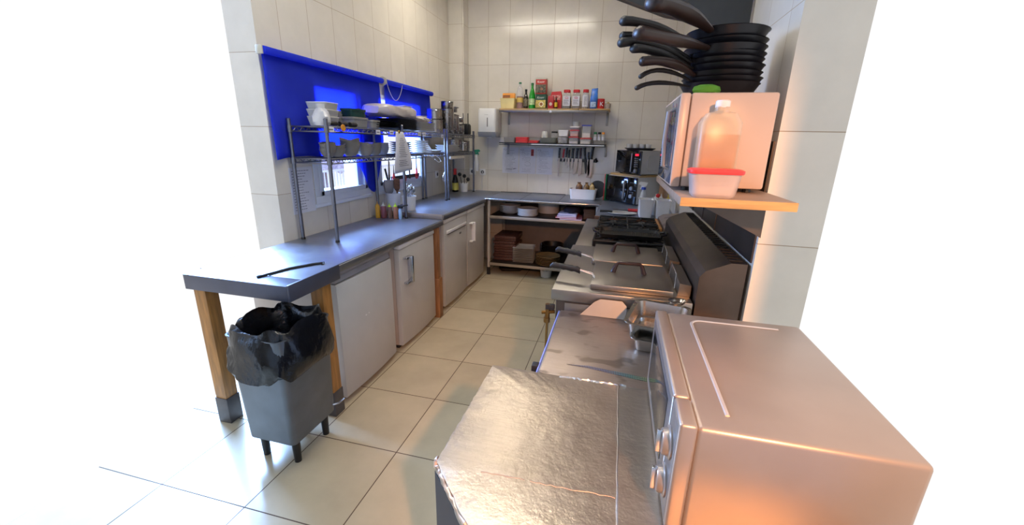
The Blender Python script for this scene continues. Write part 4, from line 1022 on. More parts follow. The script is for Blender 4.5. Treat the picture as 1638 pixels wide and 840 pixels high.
for i in range(11):
    a = i*2.4; rr_ = .016+.024*((i*7) % 11)/11
    bx, by = -1.79+rr_*math.cos(a), 3.34+rr_*math.sin(a)
    dx, dy = .022*math.cos(a), .022*math.sin(a)
    z0 = ZU+.012; h = random.uniform(.17, .225)
    mb = MB().tube([(bx*1+(-1.79-bx)*.3, by+(3.34-by)*.3, z0), (bx, by, z0+h*.55), (bx+dx*.4, by+dy*.4, z0+h*.72)], .0028, 6)
    mb.sphere((bx+dx*.6, by+dy*.6, z0+h*.88), .014, 8, (.8, .8, 2.0) if i % 3 else (1, .5, 2.2))
    one('serving_spoon', 'steel spoon standing among others in the shorter white tub', 'spoon', mb, M_CHROME, group='steel spoons in the shorter white tub')
bar = one('magnetic_knife_strip', 'black magnetic bar across the sill of the far window', 'knife rack', MB().box(-2.008, 3.42, 1.135, -1.990, 3.96, 1.170, .003), M_BLACK)
def sill_knife(label, y, hz0, hz1, top, col, w):
    t = thing('kitchen_scissors' if col is M_RED else 'kitchen_knife', label, 'scissors' if col is M_RED else 'knife', (-1.985, y, hz0), 0, 'tools on the window magnet bar')
    h = hz1-hz0; tt = top-hz0
    if col is M_RED:
        for s in (-1, 1):
            g = MB(); g.tube([(0, s*.012+.014*math.cos(a), .025+.024*math.sin(a)) for a in [2*PI*i/14 for i in range(15)]], .0045, 7)
            g.tube([(0, s*.012, .048), (0, s*.004, h)], .006, 7)
            obj('grip', g, M_RED, t)
        obj('blades', MB().prism_x([(-.012, h-.01), (.012, h-.01), (.006, tt), (-.004, tt)], -.002, .001), BLADE, t)
    else:
        obj('handle', MB().tube([(0, 0, 0), (0, .002, h*.5), (0, 0, h)], [.010, .008, .009], 8), col, t)
        obj('blade', MB().prism_x([(-w/2, h), (w/2, h), (w/2, tt-.03), (0, tt)], -.001, .001), BLADE, t)
sill_knife('red-handled scissors on the window bar, just left of the sheet', 3.44, 1.11, 1.20, 1.27, M_RED, 0)
sill_knife('red-handled scissors in the middle of the window bar', 3.64, 1.11, 1.21, 1.28, M_RED, 0)
sill_knife('red-handled scissors at the far end of the window bar', 3.89, 1.12, 1.22, 1.36, M_RED, 0)
sill_knife('dark-handled knife between the scissors on the window bar', 3.74, 1.13, 1.21, 1.33, M_WOODK, .03)
sill_knife('grey broad-bladed knife at the near end of window bar', 3.36, 1.10, 1.17, 1.33, M_BLACK, .035)

ws_ = thing('printed_sheet', 'long printed sheet on the left wall, left of the near window', 'paper', (XL+.0015, 2.335, 1.16))
obj('sheet', MB().box(0, -.105, -.15, .0012, .105, .15), M_PAPER, ws_)
pr = MB(); random.seed(77)
for i in range(15):
    y = -.085
    while y < .06-random.uniform(0, .06):
        w = random.uniform(.010, .022); pr.box(.0012, y, .125-i*.018, .0016, y+w, .1285-i*.018); y += w+.005
obj('print', pr, M_INK, ws_)
# things in the far left corner
cb_ = thing('sauce_bottle', 'dark bottle with yellow label and red collar in the corner', 'bottle', (-1.935, 4.80, ZU+.001))
obj('body', MB().lathe([(.036, 0), (.038, .004), (.038, .12), (.030, .16), (.016, .20), (.014, .22)], seg=24), pm('black_bottle', (22, 20, 22), .2), cb_)
obj('label_sheet', MB().lathe([(.0388, .022), (.0388, .108)], caps=False, seg=28), pm('mustard_label', (206, 196, 96), .5), cb_)
obj('collar', MB().lathe([(.017, .205), (.019, .21), (.019, .27), (.013, .28)], seg=16), M_RED, cb_)
obj('pourer', MB().cyl((0, 0, .275), (0, 0, .36), .006, .003), M_CHROME, cb_)
tub_round('white tub of black ladles in the far left corner', -1.835, 4.835, ZU+.001, .050, .105)
for i, (dx, dy, hx, hy, hz, c, lb) in enumerate(((-.02, .0, -.05, -.01, .20, M_BLACK, 'black ladle leaning left in the corner tub'), (.012, .012, .0, .02, .18, M_DARK, 'dark ladle in the middle of the corner tub'), (.018, -.01, .062, -.02, .145, M_DARK, 'round black ladle leaning right out of the corner tub'))):
    x0, y0, z0 = -1.835, 4.835, ZU+.010
    m_ = MB().tube([(x0+dx*.5, y0+dy*.5, z0), (x0+hx*.8, y0+hy, z0+hz*.85)], .004, 7)
    m_.sphere((x0+hx, y0+hy, z0+hz), .024, 10, (1, .5, 1))
    one('ladle', lb, 'ladle', m_, c)
spb = thing('spray_bottle', 'clear spray bottle with green trigger hooked on the wire shelving', 'spray bottle', (-1.690, 4.889, 1.145))
spb['group'] = 'spray bottles'
def spray(t, r, h, trig):
    obj('body', MB().lathe([(r*.9, 0), (r, .005), (r*.95, h*.55), (r*.6, h*.85), (r*.4, h*.93), (r*.4, h)], seg=20), pm('cloudy_bottle', (220, 222, 224), .25, alpha=.5), t)
    obj('trigger', MB().lathe([(r*.5, h-.002), (r*.5, h+.018), (r*.35, h+.022)], seg=14).prism_y([(-.045, h+.03), (.02, h+.02), (.03, h+.05), (-.03, h+.055), (-.045, h+.045)], -.009, .009).prism_y([(-.022, h+.03), (-.012, h+.03), (-.024, h-.012), (-.032, h-.01)], -.006, .006), trig, t)
spray(spb, .032, .20, pm('spray_green', (24, 120, 96), .4)); spb.rotation_euler = (0, 0, PI)
def socket(label, loc, front=True, cord=False):
    t = thing('wall_socket', label, 'socket', loc, 0 if front else PI/2, 'white wall sockets')
    obj('plate', MB().box(-.04, -.010, -.04, .04, -.0005, .04, .004), M_WHITE_PL, t)
    a_ = MB().lathe([(.0001, 0), (.020, 0), (.021, .002), (.019, .002), (.018, .0008), (.0001, .0008)], seg=20).xf(Matrix.Translation((0, -.0105, 0)) @ Matrix.Rotation(PI/2, 4, 'X'))
    a_.m(1).sphere((-.008, -.012, 0), .003, 6).sphere((.008, -.012, 0), .003, 6)
    obj('inset', a_, [pm('socket_grey', (90, 90, 92), .5), M_BLACK], t)
    if cord: obj('cord', MB().tube([(0, -.012, 0), (.01, -.035, .01), (.012, -.04, -.05), (0, -.035, -.14), (.0, -.03, -.225)], .004, 7), M_WHITE_PL, t)
    return t
socket('white wall socket partly behind the shelving end post', (-1.803, YB, 1.125))
socket('white wall socket with cord, below the towel dispenser', (-1.668, YB, 1.122), True, True)
socket('white wall socket on the left wall past the far window', (XL, 4.47, 1.12), False)
wk = MB()
for a in range(6):
    c, s = math.cos(a*PI/6), math.sin(a*PI/6)
    wk.tube([(.0, .0, 0), (.022*c, .022*s, -.05), (.026*c, .026*s, -.085), (0, 0, -.12), (-.026*c, -.026*s, -.085), (-.022*c, -.022*s, -.05), (0, 0, 0)], .0012, 4)
wk.m(0).tube([(0, 0, 0), (0, 0, .14)], .004, 6)
one('whisk', 'steel whisk hanging from the lower wire shelf near the corner', 'whisk', wk, M_CHROME, (-1.745, 4.05, ZLW-.19))
one('plug', 'small white plug lying in the corner on the worktop', 'plug', MB().sphere((-1.74, 4.93, ZU+.017), .022, 10, (1, .8, .7)), M_WHITE_PL)

# ------------------------------------------------------------ right side: cooker line
CZ = .88; CX0, CX1 = -.24, .345
def burner_lines(): pass
# double fryer
fr = thing('deep_fryer', 'steel double deep fryer with two lids, nearest of the cooker line', 'fryer')
obj('cabinet', MB().box(CX0+.02, 1.725, .10, CX1, 2.555, .832, .004), M_STEEL_DK, fr)
obj('side_panel', MB().box(CX0+.06, 1.717, .14, CX1-.01, 1.726, .815, .002), M_STEEL, fr)
obj('top', MB().box(CX0, 1.70, .828, CX1, 2.56, CZ, .006), M_STEEL, fr)
for x, y in ((CX0+.06, 1.78), (CX1-.05, 1.78), (CX0+.06, 2.5), (CX1-.05, 2.5)): obj('leg', MB().cyl((x, y, 0), (x, y, .105), .02), M_STEEL, fr)
for i, (y0, y1) in enumerate(((1.745, 2.125), (2.145, 2.52))):
    xo = -.01-.02*i
    l = obj('lid', MB().box(-.065+xo, y0, CZ+.001, .275+xo*.3, y1, CZ+.026, .004), M_STEEL, fr)
    g = MB(); yc = (y0+y1)/2+.02; zc = CZ+.025; xa, xb = .035+xo*.5, .155+xo*.5
    g.tube([(xa-.012, yc, zc), (xa, yc+.008, zc+.035), (xa+.01, yc+.012, zc+.046), (xb-.01, yc+.012, zc+.046), (xb, yc+.008, zc+.035), (xb+.012, yc, zc)], [.012, .010, .009, .009, .010, .012], 10)
    obj('handle', g, pm('dark_brown_bakelite', (38, 22, 22), .3), l, 'dark brown bar handle')
for i, (ya, yb, dz) in enumerate(((1.86, 1.83, 0), (2.17, 2.12, .0))):
    b = thing('fryer_basket', 'fryer basket with black grip, %s' % ('nearer of the two' if i == 0 else 'farther of the two'), 'basket', (-.075-.02*i, yb, CZ+.035), 0, 'fryer basket handles')
    L = []
    for k in range(12):
        u = k/11; x = -.055-.145*u; r = .0125+.0015*math.sin(u*26)*(0 if u > .9 else 1)
        z = .024+.006*u - (.012 if k == 11 else 0) - (.004 if k == 0 else 0); y = (ya-yb)*u*1.0
        if k == 11: r = .008
        L.append([(x, y+r*1.0*math.cos(a), z+r*1.15*math.sin(a)) for a in [2*PI*q/12 for q in range(12)]])
    obj('grip', MB().loft(L), pm('black_grip', (20, 16, 17), .5), b)
    obj('rods', MB().tube([(.012, -.010, -.006), (0, -.010, .012), (-.06, -.006, .024)], .0028, 6).tube([(.012, .010, -.006), (0, .010, .012), (-.06, .006, .024)], .0028, 6), M_CHROME, b)
for i, (y0, y1) in enumerate(((1.775, 2.10), (2.15, 2.49))):
    hb = obj('element_housing', MB().prism_y([(.292, CZ+.001), (.343, CZ+.001), (.343, CZ+.05), (.296, CZ+.056)], y0, y1), M_STEEL, fr)
    obj('wire_hook', MB().tube([(.278, y0+.01, CZ+.03), (.28, y0+.02, CZ+.09), (.28, y1-.13, CZ+.095), (.279, y1-.12, CZ+.03)], .0025, 6), M_CHROME, fr)
va = thing('gas_valve', 'brass gas valve at the left corner of the fryer', 'valve', (-.255, 1.742, 0))
obj('body', MB().cyl((-.004, 0, .715), (-.004, 0, .79), .011).cyl((-.006, 0, .70), (-.006, 0, .722), .015, seg=8).cyl((-.03, 0, .745), (.03, 0, .755), .008), pm('tarnished_brass', (130, 92, 44), .35, .9, var=.3), va)
obj('tap', MB().box(-.012, -.012, .765, .028, .012, .79, .004), M_DARK, va)
obj('pipe', MB().tube([(-.004, 0, .02), (-.004, 0, .71)], .006), pm('tarnished_brass', (130, 92, 44), .35, .9), va)

# stove
sv = thing('gas_stove', 'gas stove with black cast iron grates beyond the fryer', 'stove')
obj('cabinet', MB().box(CX0+.03, 2.58, .10, CX1, 3.61, .845, .004), M_STEEL_DK, sv)
obj('top', MB().box(CX0+.01, 2.575, .842, CX1, 3.615, .868, .004), M_STEEL, sv)
obj('well', MB().box(-.12, 2.60, .8685, .325, 3.58, .872), pm('burnt_enamel', (30, 28, 28), .4, .3, var=.3), sv)
for x, y in ((CX0+.06, 2.65), (CX1-.05, 2.65), (CX0+.06, 3.55), (CX1-.05, 3.55)): obj('leg', MB().cyl((x, y, 0), (x, y, .105), .02), M_STEEL, sv)
for i in range(4):
    y = 2.72+i*.26
    k = obj('knob', MB().cyl((CX0+.03, y, .79), (CX0-.005, y, .79), .020, .017), M_BLACK, sv)
def grate(y0, y1):
    g = MB(); z = .905; r = .006
    x0, x1 = -.115, .325
    g.tube([(x0, y0, z), (x1, y0, z), (x1, y1, z), (x0, y1, z), (x0, y0, z)], .008, 6)
    xm = (x0+x1)/2; ym = (y0+y1)/2
    g.tube([(xm, y0, z), (xm, y1, z)], .007, 6)
    for xc in ((x0+xm)/2, (xm+x1)/2):
        for a in range(4):
            c, s = math.cos(a*PI/2), math.sin(a*PI/2)
            ex, ey = (xm-x0)/2*c, (y1-y0)/2*s
            g.tube([(xc+ex, ym+ey, z), (xc+ex*.35, ym+ey*.28, z+.004)], .006, 6)
            c, s = math.cos(a*PI/2+PI/4), math.sin(a*PI/2+PI/4)
            g.tube([(xc+(xm-x0)/2*.98*math.copysign(1, c), ym+(y1-y0)/2*math.copysign(1, s)*.6, z), (xc+.035*c, ym+.04*s+math.copysign(.03, s), z+.004)], .005, 5)
    for x in (x0, xm, x1):
        for y in (y0, y1): g.tube([(x, y, .872), (x, y, z)], .008, 6)
    return g
for y0, y1 in ((2.61, 2.92), (2.94, 3.25), (3.27, 3.57)):
    gr = obj('grate', grate(y0, y1), M_IRON, sv)
    for xc in (-.005, .215):
        obj('burner', MB().lathe([(.05, .8725), (.052, .880), (.04, .886), (.04, .889), (.048, .891), (.046, .896), (.0001, .897)], (xc, (y0+y1)/2, 0), 24), pm('burner_grey', (70, 66, 64), .5, .5, var=.3), sv)
# spikes at the back rack of the grates
gp = thing('griddle_pan', 'ribbed black griddle pan lying across the near burners', 'griddle', (.105, 2.765, .918))
g = MB().rr([(.18, .105, .02, 0), (.185, .11, .02, .003), (.192, .118, .024, .026), (.188, .114, .022, .027), (.178, .104, .02, .006), (.1, .05, .01, .0055)])
for i in range(28): g.box(-.17+i*.0122, -.095, .006, -.166+i*.0122, .095, .011)
obj('pan', g, M_IRON, gp)
for s in (-1, 1):
    obj('handle', MB().tube([(s*.185, -.05, .02), (s*.225, -.04, .030), (s*.232, 0, .034), (s*.225, .04, .030), (s*.185, .05, .02)], .009, 8), M_IRON, gp)

# far board over the last bit of the line and worktop behind it
fw = thing('worktop', 'grey worktop with chipboard edge beyond the stove, under the microwaves', 'worktop')
obj('top', MB().box(-.165, 3.66, .868, XR-.012, YB-.002, .888, .003), M_COUNTER, fw)
obj('edge_strip', MB().box(-.168, 3.652, .855, XR-.012, 3.662, .889, .002), M_WOODBR, fw, 'brown chipboard edge')
obj('cabinet', MB().box(-.10, 3.70, .05, XR-.012, YB-.004, .868, .003), M_STEEL_DK, fw)
for i, (x, y) in enumerate(((-.08, 3.72), (.48, 3.72))): obj('foot', MB().cyl((x, y, 0), (x, y, .055), .018), M_DARK, fw)
WZ = .889
one('foil_ledge', 'foil covered ledge right of the far burners', 'ledge', MB().prism_y([(.36, .80), (.52, .80), (.52, .955), (.395, .94), (.36, .915)], 3.02, 3.64), M_FOIL2)
one('wooden_block', 'small varnished wooden strip beside the far burners', 'wood', MB().box(.328, 3.16, .873, .352, 3.60, .905, .003, tilt=(.0, 'X')), M_WOOD)
# upstand behind fryer
us_ = thing('steel_upstand', 'slanting steel ledge along the wall behind the fryer', 'ledge')
obj('body', MB().prism_y([(.352, .10), (.352, .995), (.372, 1.022), (.46, 1.062), (XR-.012, 1.062), (XR-.012, .10)], 1.70, 3.0), M_STEEL_DK, us_, smooth=12)
v = MB()
for i in range(26): v.box(.462, 1.74+i*.047, 1.0625, .51, 1.765+i*.047, 1.066)
obj('vent_slots', v, M_BLACK, us_)

# dishes on the far worktop
pt = one('oval_plate', 'white oval plate holding a black-handled knife', 'plate', MB().lathe([(.07, 0), (.075, 0), (.13, .014), (.13, .018), (.07, .005), (.0001, .004)], seg=32, sx=1, sy=.6), M_CERAMIC, (.06, 3.82, WZ))
kt = thing('kitchen_knife', 'black-handled knife lying across the white oval plate', 'knife', (.04, 3.80, WZ+.020), .05)
obj('handle', MB().tube([(-.17, 0, 0.004), (-.12, .0, .005), (-.06, 0, .004)], [.012, .011, .010], 8), M_BLACK, kt)
obj('blade', MB().prism([(-.06, -.014), (.03, -.014), (.1, .0), (.07, .012), (-.06, .012)], .002, .004), BLADE, kt)
rh = thing('pizza_peel_knife', 'knife with red handle lying behind the white oval plate', 'knife', (.14, 3.98, WZ+.002), -.1)
rh.name = 'broad_knife'
obj('handle', MB().tube([(-.02, 0, .016), (.04, 0, .017), (.10, 0, .016)], [.015, .014, .016], 10), M_RED, rh)
obj('blade', MB().prism([(-.02, -.03), (-.02, .03), (-.15, .035), (-.16, -.02)], .014, .017), BLADE, rh)
def gn(label, x, y, rz=0):
    t = thing('tall_container', label, 'container', (x, y, WZ), rz, 'white tall containers beyond the stove')
    obj('tub', MB().tub(.060, .075, .010, .158, .003, .84), M_WHITE_PL, t)
    return t
gn('left white tall container behind the far burners', .258, 3.765)
gn('right white tall container behind the far burners', .398, 3.765, -.02)
ws = thing('spray_bottle', 'clear spray bottle with white trigger behind the white containers', 'spray bottle', (.235, 3.90, WZ), 0, 'spray bottles')
spray(ws, .034, .235, M_WHITE_PL)
obj('collar', MB().lathe([(.020, .222), (.020, .245)], caps=False, seg=16), pm('blue_band', (40, 70, 170), .4), ws)
squeeze('white squeeze bottle behind the right white container', .345, 3.90, WZ, .024, .17, M_WHITE_PL, M_WHITE_PL)
squeeze('second white squeeze bottle behind the white containers', .395, 3.93, WZ, .024, .17, M_WHITE_PL, M_WHITE_PL)
squeeze('yellow squeeze bottle behind the right white container', .45, 3.90, WZ, .024, .17, pm('lemon_yellow', (206, 180, 60), .4), pm('lemon_yellow', (206, 180, 60), .4))
for o in bpy.data.objects:
    if o.name.startswith('squeeze_bottle') and o.location.x > 0: o['group'] = 'squeeze bottles behind the white containers'
mop = MB().tube([(.25, 3.765, WZ+.03), (.30, 3.745, WZ+.17), (.335, 3.725, WZ+.20)], .0025, 6).m(1).sphere((.345, 3.72, WZ+.195), .018, 8, (1, .7, 1))
one('basting_brush', 'thin brush with red tip leaning in left container', 'brush', mop, [M_CHROME, M_RED])

# microwaves
def microwave(label, loc, rz, W, D, H, body, front, style):
    """front face looks to -y of its own frame, x from 0 to W"""
    t = thing('microwave', label, 'microwave', loc, rz, 'microwave ovens')
    obj('body', MB().box(0, .02, .012, W, D, H, .006), body, t)
    for x in (.04, W-.04):
        for y in (.05, D-.05): obj('foot', MB().cyl((x, y, 0), (x, y, .013), .014, seg=10), M_BLACK, t)
    dw = W*.72
    d = obj('door', MB().box(.002, 0, .014, dw, .022, H-.004, .004), front, t)
    obj('window', MB().box(.03, -.0015, .05, dw-.05, .001, H-.04, .001), M_BLACK_GL, d)
    cp = obj('control_panel', MB().box(dw+.002, 0, .014, W-.002, .022, H-.004, .004), front, t)
    if style == 'knobs':
        obj('handle', MB().tube([(dw-.03, 0, .04), (dw-.028, -.025, .06), (dw-.016, -.034, H/2), (dw-.028, -.025, H-.06), (dw-.03, 0, H-.04)], .009, 8), M_ALU, d, 'curved silver handle')
        for z in (H*.32, H*.6):
            obj('knob', MB().lathe([(.022, 0), (.020, .016), (.0001, .017)], seg=20).xf(Matrix.Translation(((dw+W)/2, 0, z)) @ Matrix.Rotation(PI/2, 4, 'X')), M_ALU, cp)
        obj('marks', MB().box(dw+.03, -.001, H*.80, W-.03, 0, H*.81).box(dw+.03, -.001, H*.46, W-.03, 0, H*.467), M_ALU, cp)
    elif style == 'digital':
        obj('handle', MB().box(dw-.016, -.018, .03, dw-.002, .0, H-.03, .003), M_ALU, d, 'straight silver handle')
        e = pm('red_display', (255, 30, 60), .4, emit=1.0)
        obj('display', MB().box(dw+.03, -.002, H*.78, W-.03, 0, H*.86), e, cp)
        b = MB()
        for r in range(5):
            for c in range(3): b.box(dw+.025+c*(W-dw-.05)/3, -.002, H*(.34+.08*r), dw+.025+(c+.7)*(W-dw-.05)/3, 0, H*(.34+.08*r)+.008)
        obj('buttons', b, M_ALU, cp)
        obj('knob', MB().lathe([(.02, 0), (.018, .014), (.0001, .015)], seg=20).xf(Matrix.Translation(((dw+W)/2, 0, H*.18)) @ Matrix.Rotation(PI/2, 4, 'X')), M_ALU, cp)
    return t
m1 = microwave('lower microwave with black knob front and pale body, in the corner', (-.115, 4.735, WZ), -R(46), .44, .345, .285, pm('pale_grey_paint', (186, 184, 182), .4, var=.02), M_BLACK_GL, 'knobs')
sd = MB().box(0, 0, 0, .001, .001, .001); sd.bm.free()
m2 = microwave('upper silver microwave with red display, stacked on another', (-.035, 4.72, WZ+.3075), -R(56), .42, .335, .245, pm('silver_paint', (156, 156, 156), .38, .35, var=.03), M_BLACK_GL, 'digital')
one('chipboard_sheet', 'thin board sandwiched between the two stacked microwaves', 'board', MB().box(.0, .03, 0, .43, .335, .021, .002), M_WOODH, (-.105, 4.735, WZ+.2855), -R(46))
obj('side_emboss', MB().rr([(.10, .075, .02, 0), (.098, .073, .02, .003), (.094, .069, .02, .001)]).xf(Matrix.Translation((.42, .19, .125)) @ Matrix.Rotation(PI/2, 4, 'Y') @ Matrix.Rotation(PI/2, 4, 'Z')), pm('silver_paint', (156, 156, 156), .38, .35), m2)
ct = thing('black_tray', 'black tray of white cups on top of upper microwave', 'tray', (.19, 4.52, WZ+.5535), .0)
obj('tray', MB().tub(.145, .10, .03, .022, .003, .88), M_BLACK, ct)
cupm = thing('cup', 'white cup on the black tray above the microwaves, leftmost', 'cup', (.085, 4.49, WZ+.563), 0, 'white cups on the black tray')
obj('cup', MB().lathe([(.02, 0), (.022, .002), (.029, .04), (.030, .05), (.027, .05), (.02, .005), (.0001, .004)], seg=20), M_CERAMIC, cupm)
obj('handle', MB().tube([(.027, 0, .04), (.042, 0, .038), (.044, 0, .022), (.026, 0, .015)], .0035, 6), M_CERAMIC, cupm)
for i, (x, y) in enumerate(((.147, 4.475), (.21, 4.48), (.272, 4.475), (.115, 4.555), (.18, 4.56), (.245, 4.555))):
    dup(cupm, (x, y, WZ+.563), i*1.3, ['white cup on the black tray above the microwaves, second from the left in front', 'white cup on the black tray above the microwaves, third in front', 'white cup on the black tray above the microwaves, rightmost in front',
        'white cup in the back row on the black tray, left', 'white cup in the back row on the black tray, middle', 'white cup in the back row on the black tray, right'][i])
for i, (c, lb) in enumerate(((M_RED, 'red chopping board standing on edge, left of lower microwave'), (M_GREEN, 'green chopping board standing on edge, against the lower microwave'))):
    o = one('chopping_board', lb, 'chopping board', MB().box(-.006, 0, 0, .006, .30, .29, .004), c, (-.115+(-.0225+.0145*i)*.695-.008, 4.735+(-.0225+.0145*i)*-.719-.007, WZ), -R(46))
one('pan_lid', 'round black pan lid leaning behind the red chopping board', 'lid', MB().lathe([(.0001, -.004), (.095, -.003), (.1, 0), (.095, .004), (.0001, .008)]).xf(Matrix.Rotation(PI/2-.12, 4, 'X')), M_BLACK, (-.235+.02, 4.86, ZU+.103), -.1)

# ------------------------------------------------------------ shelf on the right wall
wsf = thing('wall_shelf', 'orange-brown wooden shelf on the right wall holding white microwave', 'shelf')
SZ = 1.345
obj('board', MB().box(.195, 1.37, SZ-.026, XR-.012, 2.30, SZ, .002), pm('laminate_brown', (150, 128, 112), .45, var=.12, nscale=6, stretch=(1, 8, 8)), wsf)
obj('edge_band', MB().box(.195, 1.366, SZ-.026, XR-.012, 1.3705, SZ), M_WOODH, wsf, 'orange wooden edge band')
for y in (1.62, 2.15): obj('bracket', MB().prism_y([(XR-.013, SZ-.027), (.26, SZ-.027), (.26, SZ-.034), (XR-.03, SZ-.15), (XR-.013, SZ-.16)], y, y+.006), M_STEEL_DK, wsf)
# white microwave, door towards the room (-x): built in its own frame with front to -y, then turned
M_CREAMW = pm('warm_white_enamel', (190, 168, 154), .35, var=.02)
m3 = thing('microwave', 'white microwave on the right wall shelf, glass door towards the room', 'microwave', (.182, 2.08, SZ+.0005), -PI/2, 'microwave ovens')
W3, D3, H3 = .50, .30, .325
obj('body', MB().box(0, .035, .014, W3, D3, H3, .008), M_CREAMW, m3)
for x in (.04, W3-.04):
    for y in (.06, D3-.04): obj('foot', MB().cyl((x, y, 0), (x, y, .015), .014, seg=10), M_BLACK, m3)
d_ = obj('door', MB().box(0, 0, .012, W3, .033, H3, .007), M_CREAMW, m3)
obj('window', MB().box(.03, -.002, .075, W3-.13, .002, H3-.035, .002), pm('mirror_glass', (96, 104, 124), .04, .85, var=.02), d_)
obj('door_glass', MB().box(.008, -.001, .02, W3-.01, .001, H3-.01, .001), pm('grey_mirror', (120, 126, 146), .08, .7, var=.02), d_)
obj('handle', MB().tube([(W3-.10, 0, .07), (W3-.10, -.022, .08), (W3-.10, -.026, .17), (W3-.10, -.022, .27), (W3-.10, 0, .28)], .008, 8), M_ALU, d_)
obj('lettering', MB().text('microwave', .02, T_front(.12, -.0025, .045)), pm('silver_print', (190, 194, 206), .4), d_) if False else None

lb_ = thing('food_box', 'clear food box with red lid at the near end of right shelf', 'box', (.292, 1.425, SZ+.0005), 0)
obj('box', MB().rr([(.058, .036, .02, 0), (.064, .040, .022, .008), (.073, .044, .022, .072), (.075, .046, .022, .075), (.070, .041, .02, .075), (.060, .037, .02, .01), (.02, .01, .005, .009)]), pm('frosted_box', (214, 200, 196), .3, alpha=.55), lb_)
obj('contents', MB().rr([(.055, .033, .018, .009), (.060, .036, .018, .035)]), WH, lb_)
obj('lid', MB().rr([(.077, .048, .022, .072), (.079, .050, .024, .076), (.079, .050, .024, .083), (.070, .042, .02, .087)]), M_LID_RED, lb_)
oc = thing('oil_canister', 'tall milky canister of amber oil behind the red-lidded box', 'canister', (.305, 1.525, SZ+.0005))
obj('canister', MB().rr([(.058, .036, .015, 0), (.062, .040, .018, .006), (.062, .040, .018, .225), (.045, .03, .015, .255), (.02, .02, .01, .262), (.02, .02, .01, .275)]), pm('milky_canister', (214, 196, 170), .3, alpha=.45), oc)
obj('contents', MB().rr([(.056, .034, .015, .003), (.059, .037, .016, .008), (.059, .037, .016, .19)]), pm('deep_oil', (176, 96, 20), .2), oc)
obj('cap', MB().lathe([(.02, .272), (.022, .275), (.022, .292), (.018, .295)], seg=18), M_WHITE_PL, oc)

# pans stacked on the white microwave, handles towards the room
PZ = SZ+H3+.002
M_PAN = pm('pan_black', (24, 24, 30), .35, .3, var=.1)
M_PANH = pm('pan_handle', (20, 17, 17), .5, var=.1)
M_PANBR = pm('brown_handle', (40, 24, 19), .4, var=.15)
def fpan(label, c, r, h, end, mid, rad, mat, drop=0.):
    """pan with centre c; its handle runs from the rim through mid to end (world points)"""
    t = thing('frying_pan', label, 'pan', c, 0, 'frying pans stacked on the shelf microwave')
    obj('pan_body', MB().lathe([(r*.78, 0), (r*.8, .001), (r, h), (r+.003, h+.001), (r-.002, h+.001), (r*.78, .004), (.0001, .003)], seg=36), M_PAN, t)
    C_ = Vector(c); E = Vector(end)-C_; Mi = Vector(mid)-C_
    d = Vector((Mi.x, Mi.y, 0)).normalized(); S = d*(r-.002)+Vector((0, 0, h*.75))
    pts = []
    for k in range(9):
        u = k/8; pts.append(S*(1-u)**2 + 2*u*(1-u)*(Mi*2-(S+E)/2) + E*u*u)
    dE = (pts[-1]-pts[-2]).normalized(); pts += [pts[-1]+dE*rad*.35, pts[-1]+dE*rad*.5]
    rs = [rad*.45, rad*.6, rad*.8, rad*.95, rad, rad*.95, rad*.92, rad*1.02, rad*1.06, rad*.8, rad*.4]
    obj('handle', MB().tube(pts, rs, 12, flat=.72), mat, t)
    return t
P = (.335, 1.80)
fpan('black frying pan at the bottom of the stack, thin curved handle lowest', (P[0], P[1], PZ), .135, .045, (.036, 1.62, 1.690), (.11, 1.66, 1.712), .011, M_PANH)
fpan('frying pan with thin curved black handle, second lowest', (P[0]+.005, P[1], PZ+.018), .135, .045, (.045, 1.62, 1.727), (.12, 1.66, 1.752), .011, M_PANH)
fpan('frying pan with pointed brown handle, third from the bottom', (P[0], P[1]-.005, PZ+.036), .135, .045, (.046, 1.60, 1.772), (.14, 1.64, 1.772), .021, M_PANBR)
fpan('frying pan with short thick black handle below the grooved brown one', (P[0]+.005, P[1], PZ+.060), .135, .045, (.014, 1.60, 1.813), (.10, 1.66, 1.808), .020, M_PANH)
fpan('frying pan with blunt black handle, in the middle of the stack', (P[0], P[1], PZ+.080), .135, .045, (-.03, 1.60, 1.832), (.08, 1.66, 1.834), .0205, M_PANH)
fpan('frying pan with blunt black handle just above the middle one', (P[0]+.004, P[1]+.004, PZ+.098), .135, .045, (-.028, 1.64, 1.862), (.08, 1.70, 1.856), .018, M_PANH)
fpan('frying pan with thick grooved brown handle pointing at the camera', (P[0], P[1]-.01, PZ+.118), .135, .045, (.022, 1.40, 1.815), (.13, 1.50, 1.815), .026, M_PANBR)
fpan('frying pan with long arched black handle, second from the top', (P[0]+.003, P[1]+.003, PZ+.142), .135, .045, (-.03, 1.62, 1.903), (.08, 1.68, 1.895), .0205, M_PANH)
fpan('topmost frying pan with big brown handle cut by the picture top', (P[0], P[1]-.01, PZ+.172), .135, .045, (.055, 1.40, 1.892), (.15, 1.52, 1.897), .031, M_PANBR)
gc = MB(); gc.loft([[(.045*s*math.cos(a)*(1+.1*math.sin(4*a)), .03*s*math.sin(a), z) for a in [2*PI*i/20 for i in range(20)]] for s, z in ((.9, 0), (1, .008), (.9, .02), (.5, .026))])
one('green_sponge', 'green scouring cloth on the shelf microwave below the pans', 'sponge', gc, pm('leaf_green', (70, 130, 30), .8, bmp=.5), (.265, 1.617, PZ))

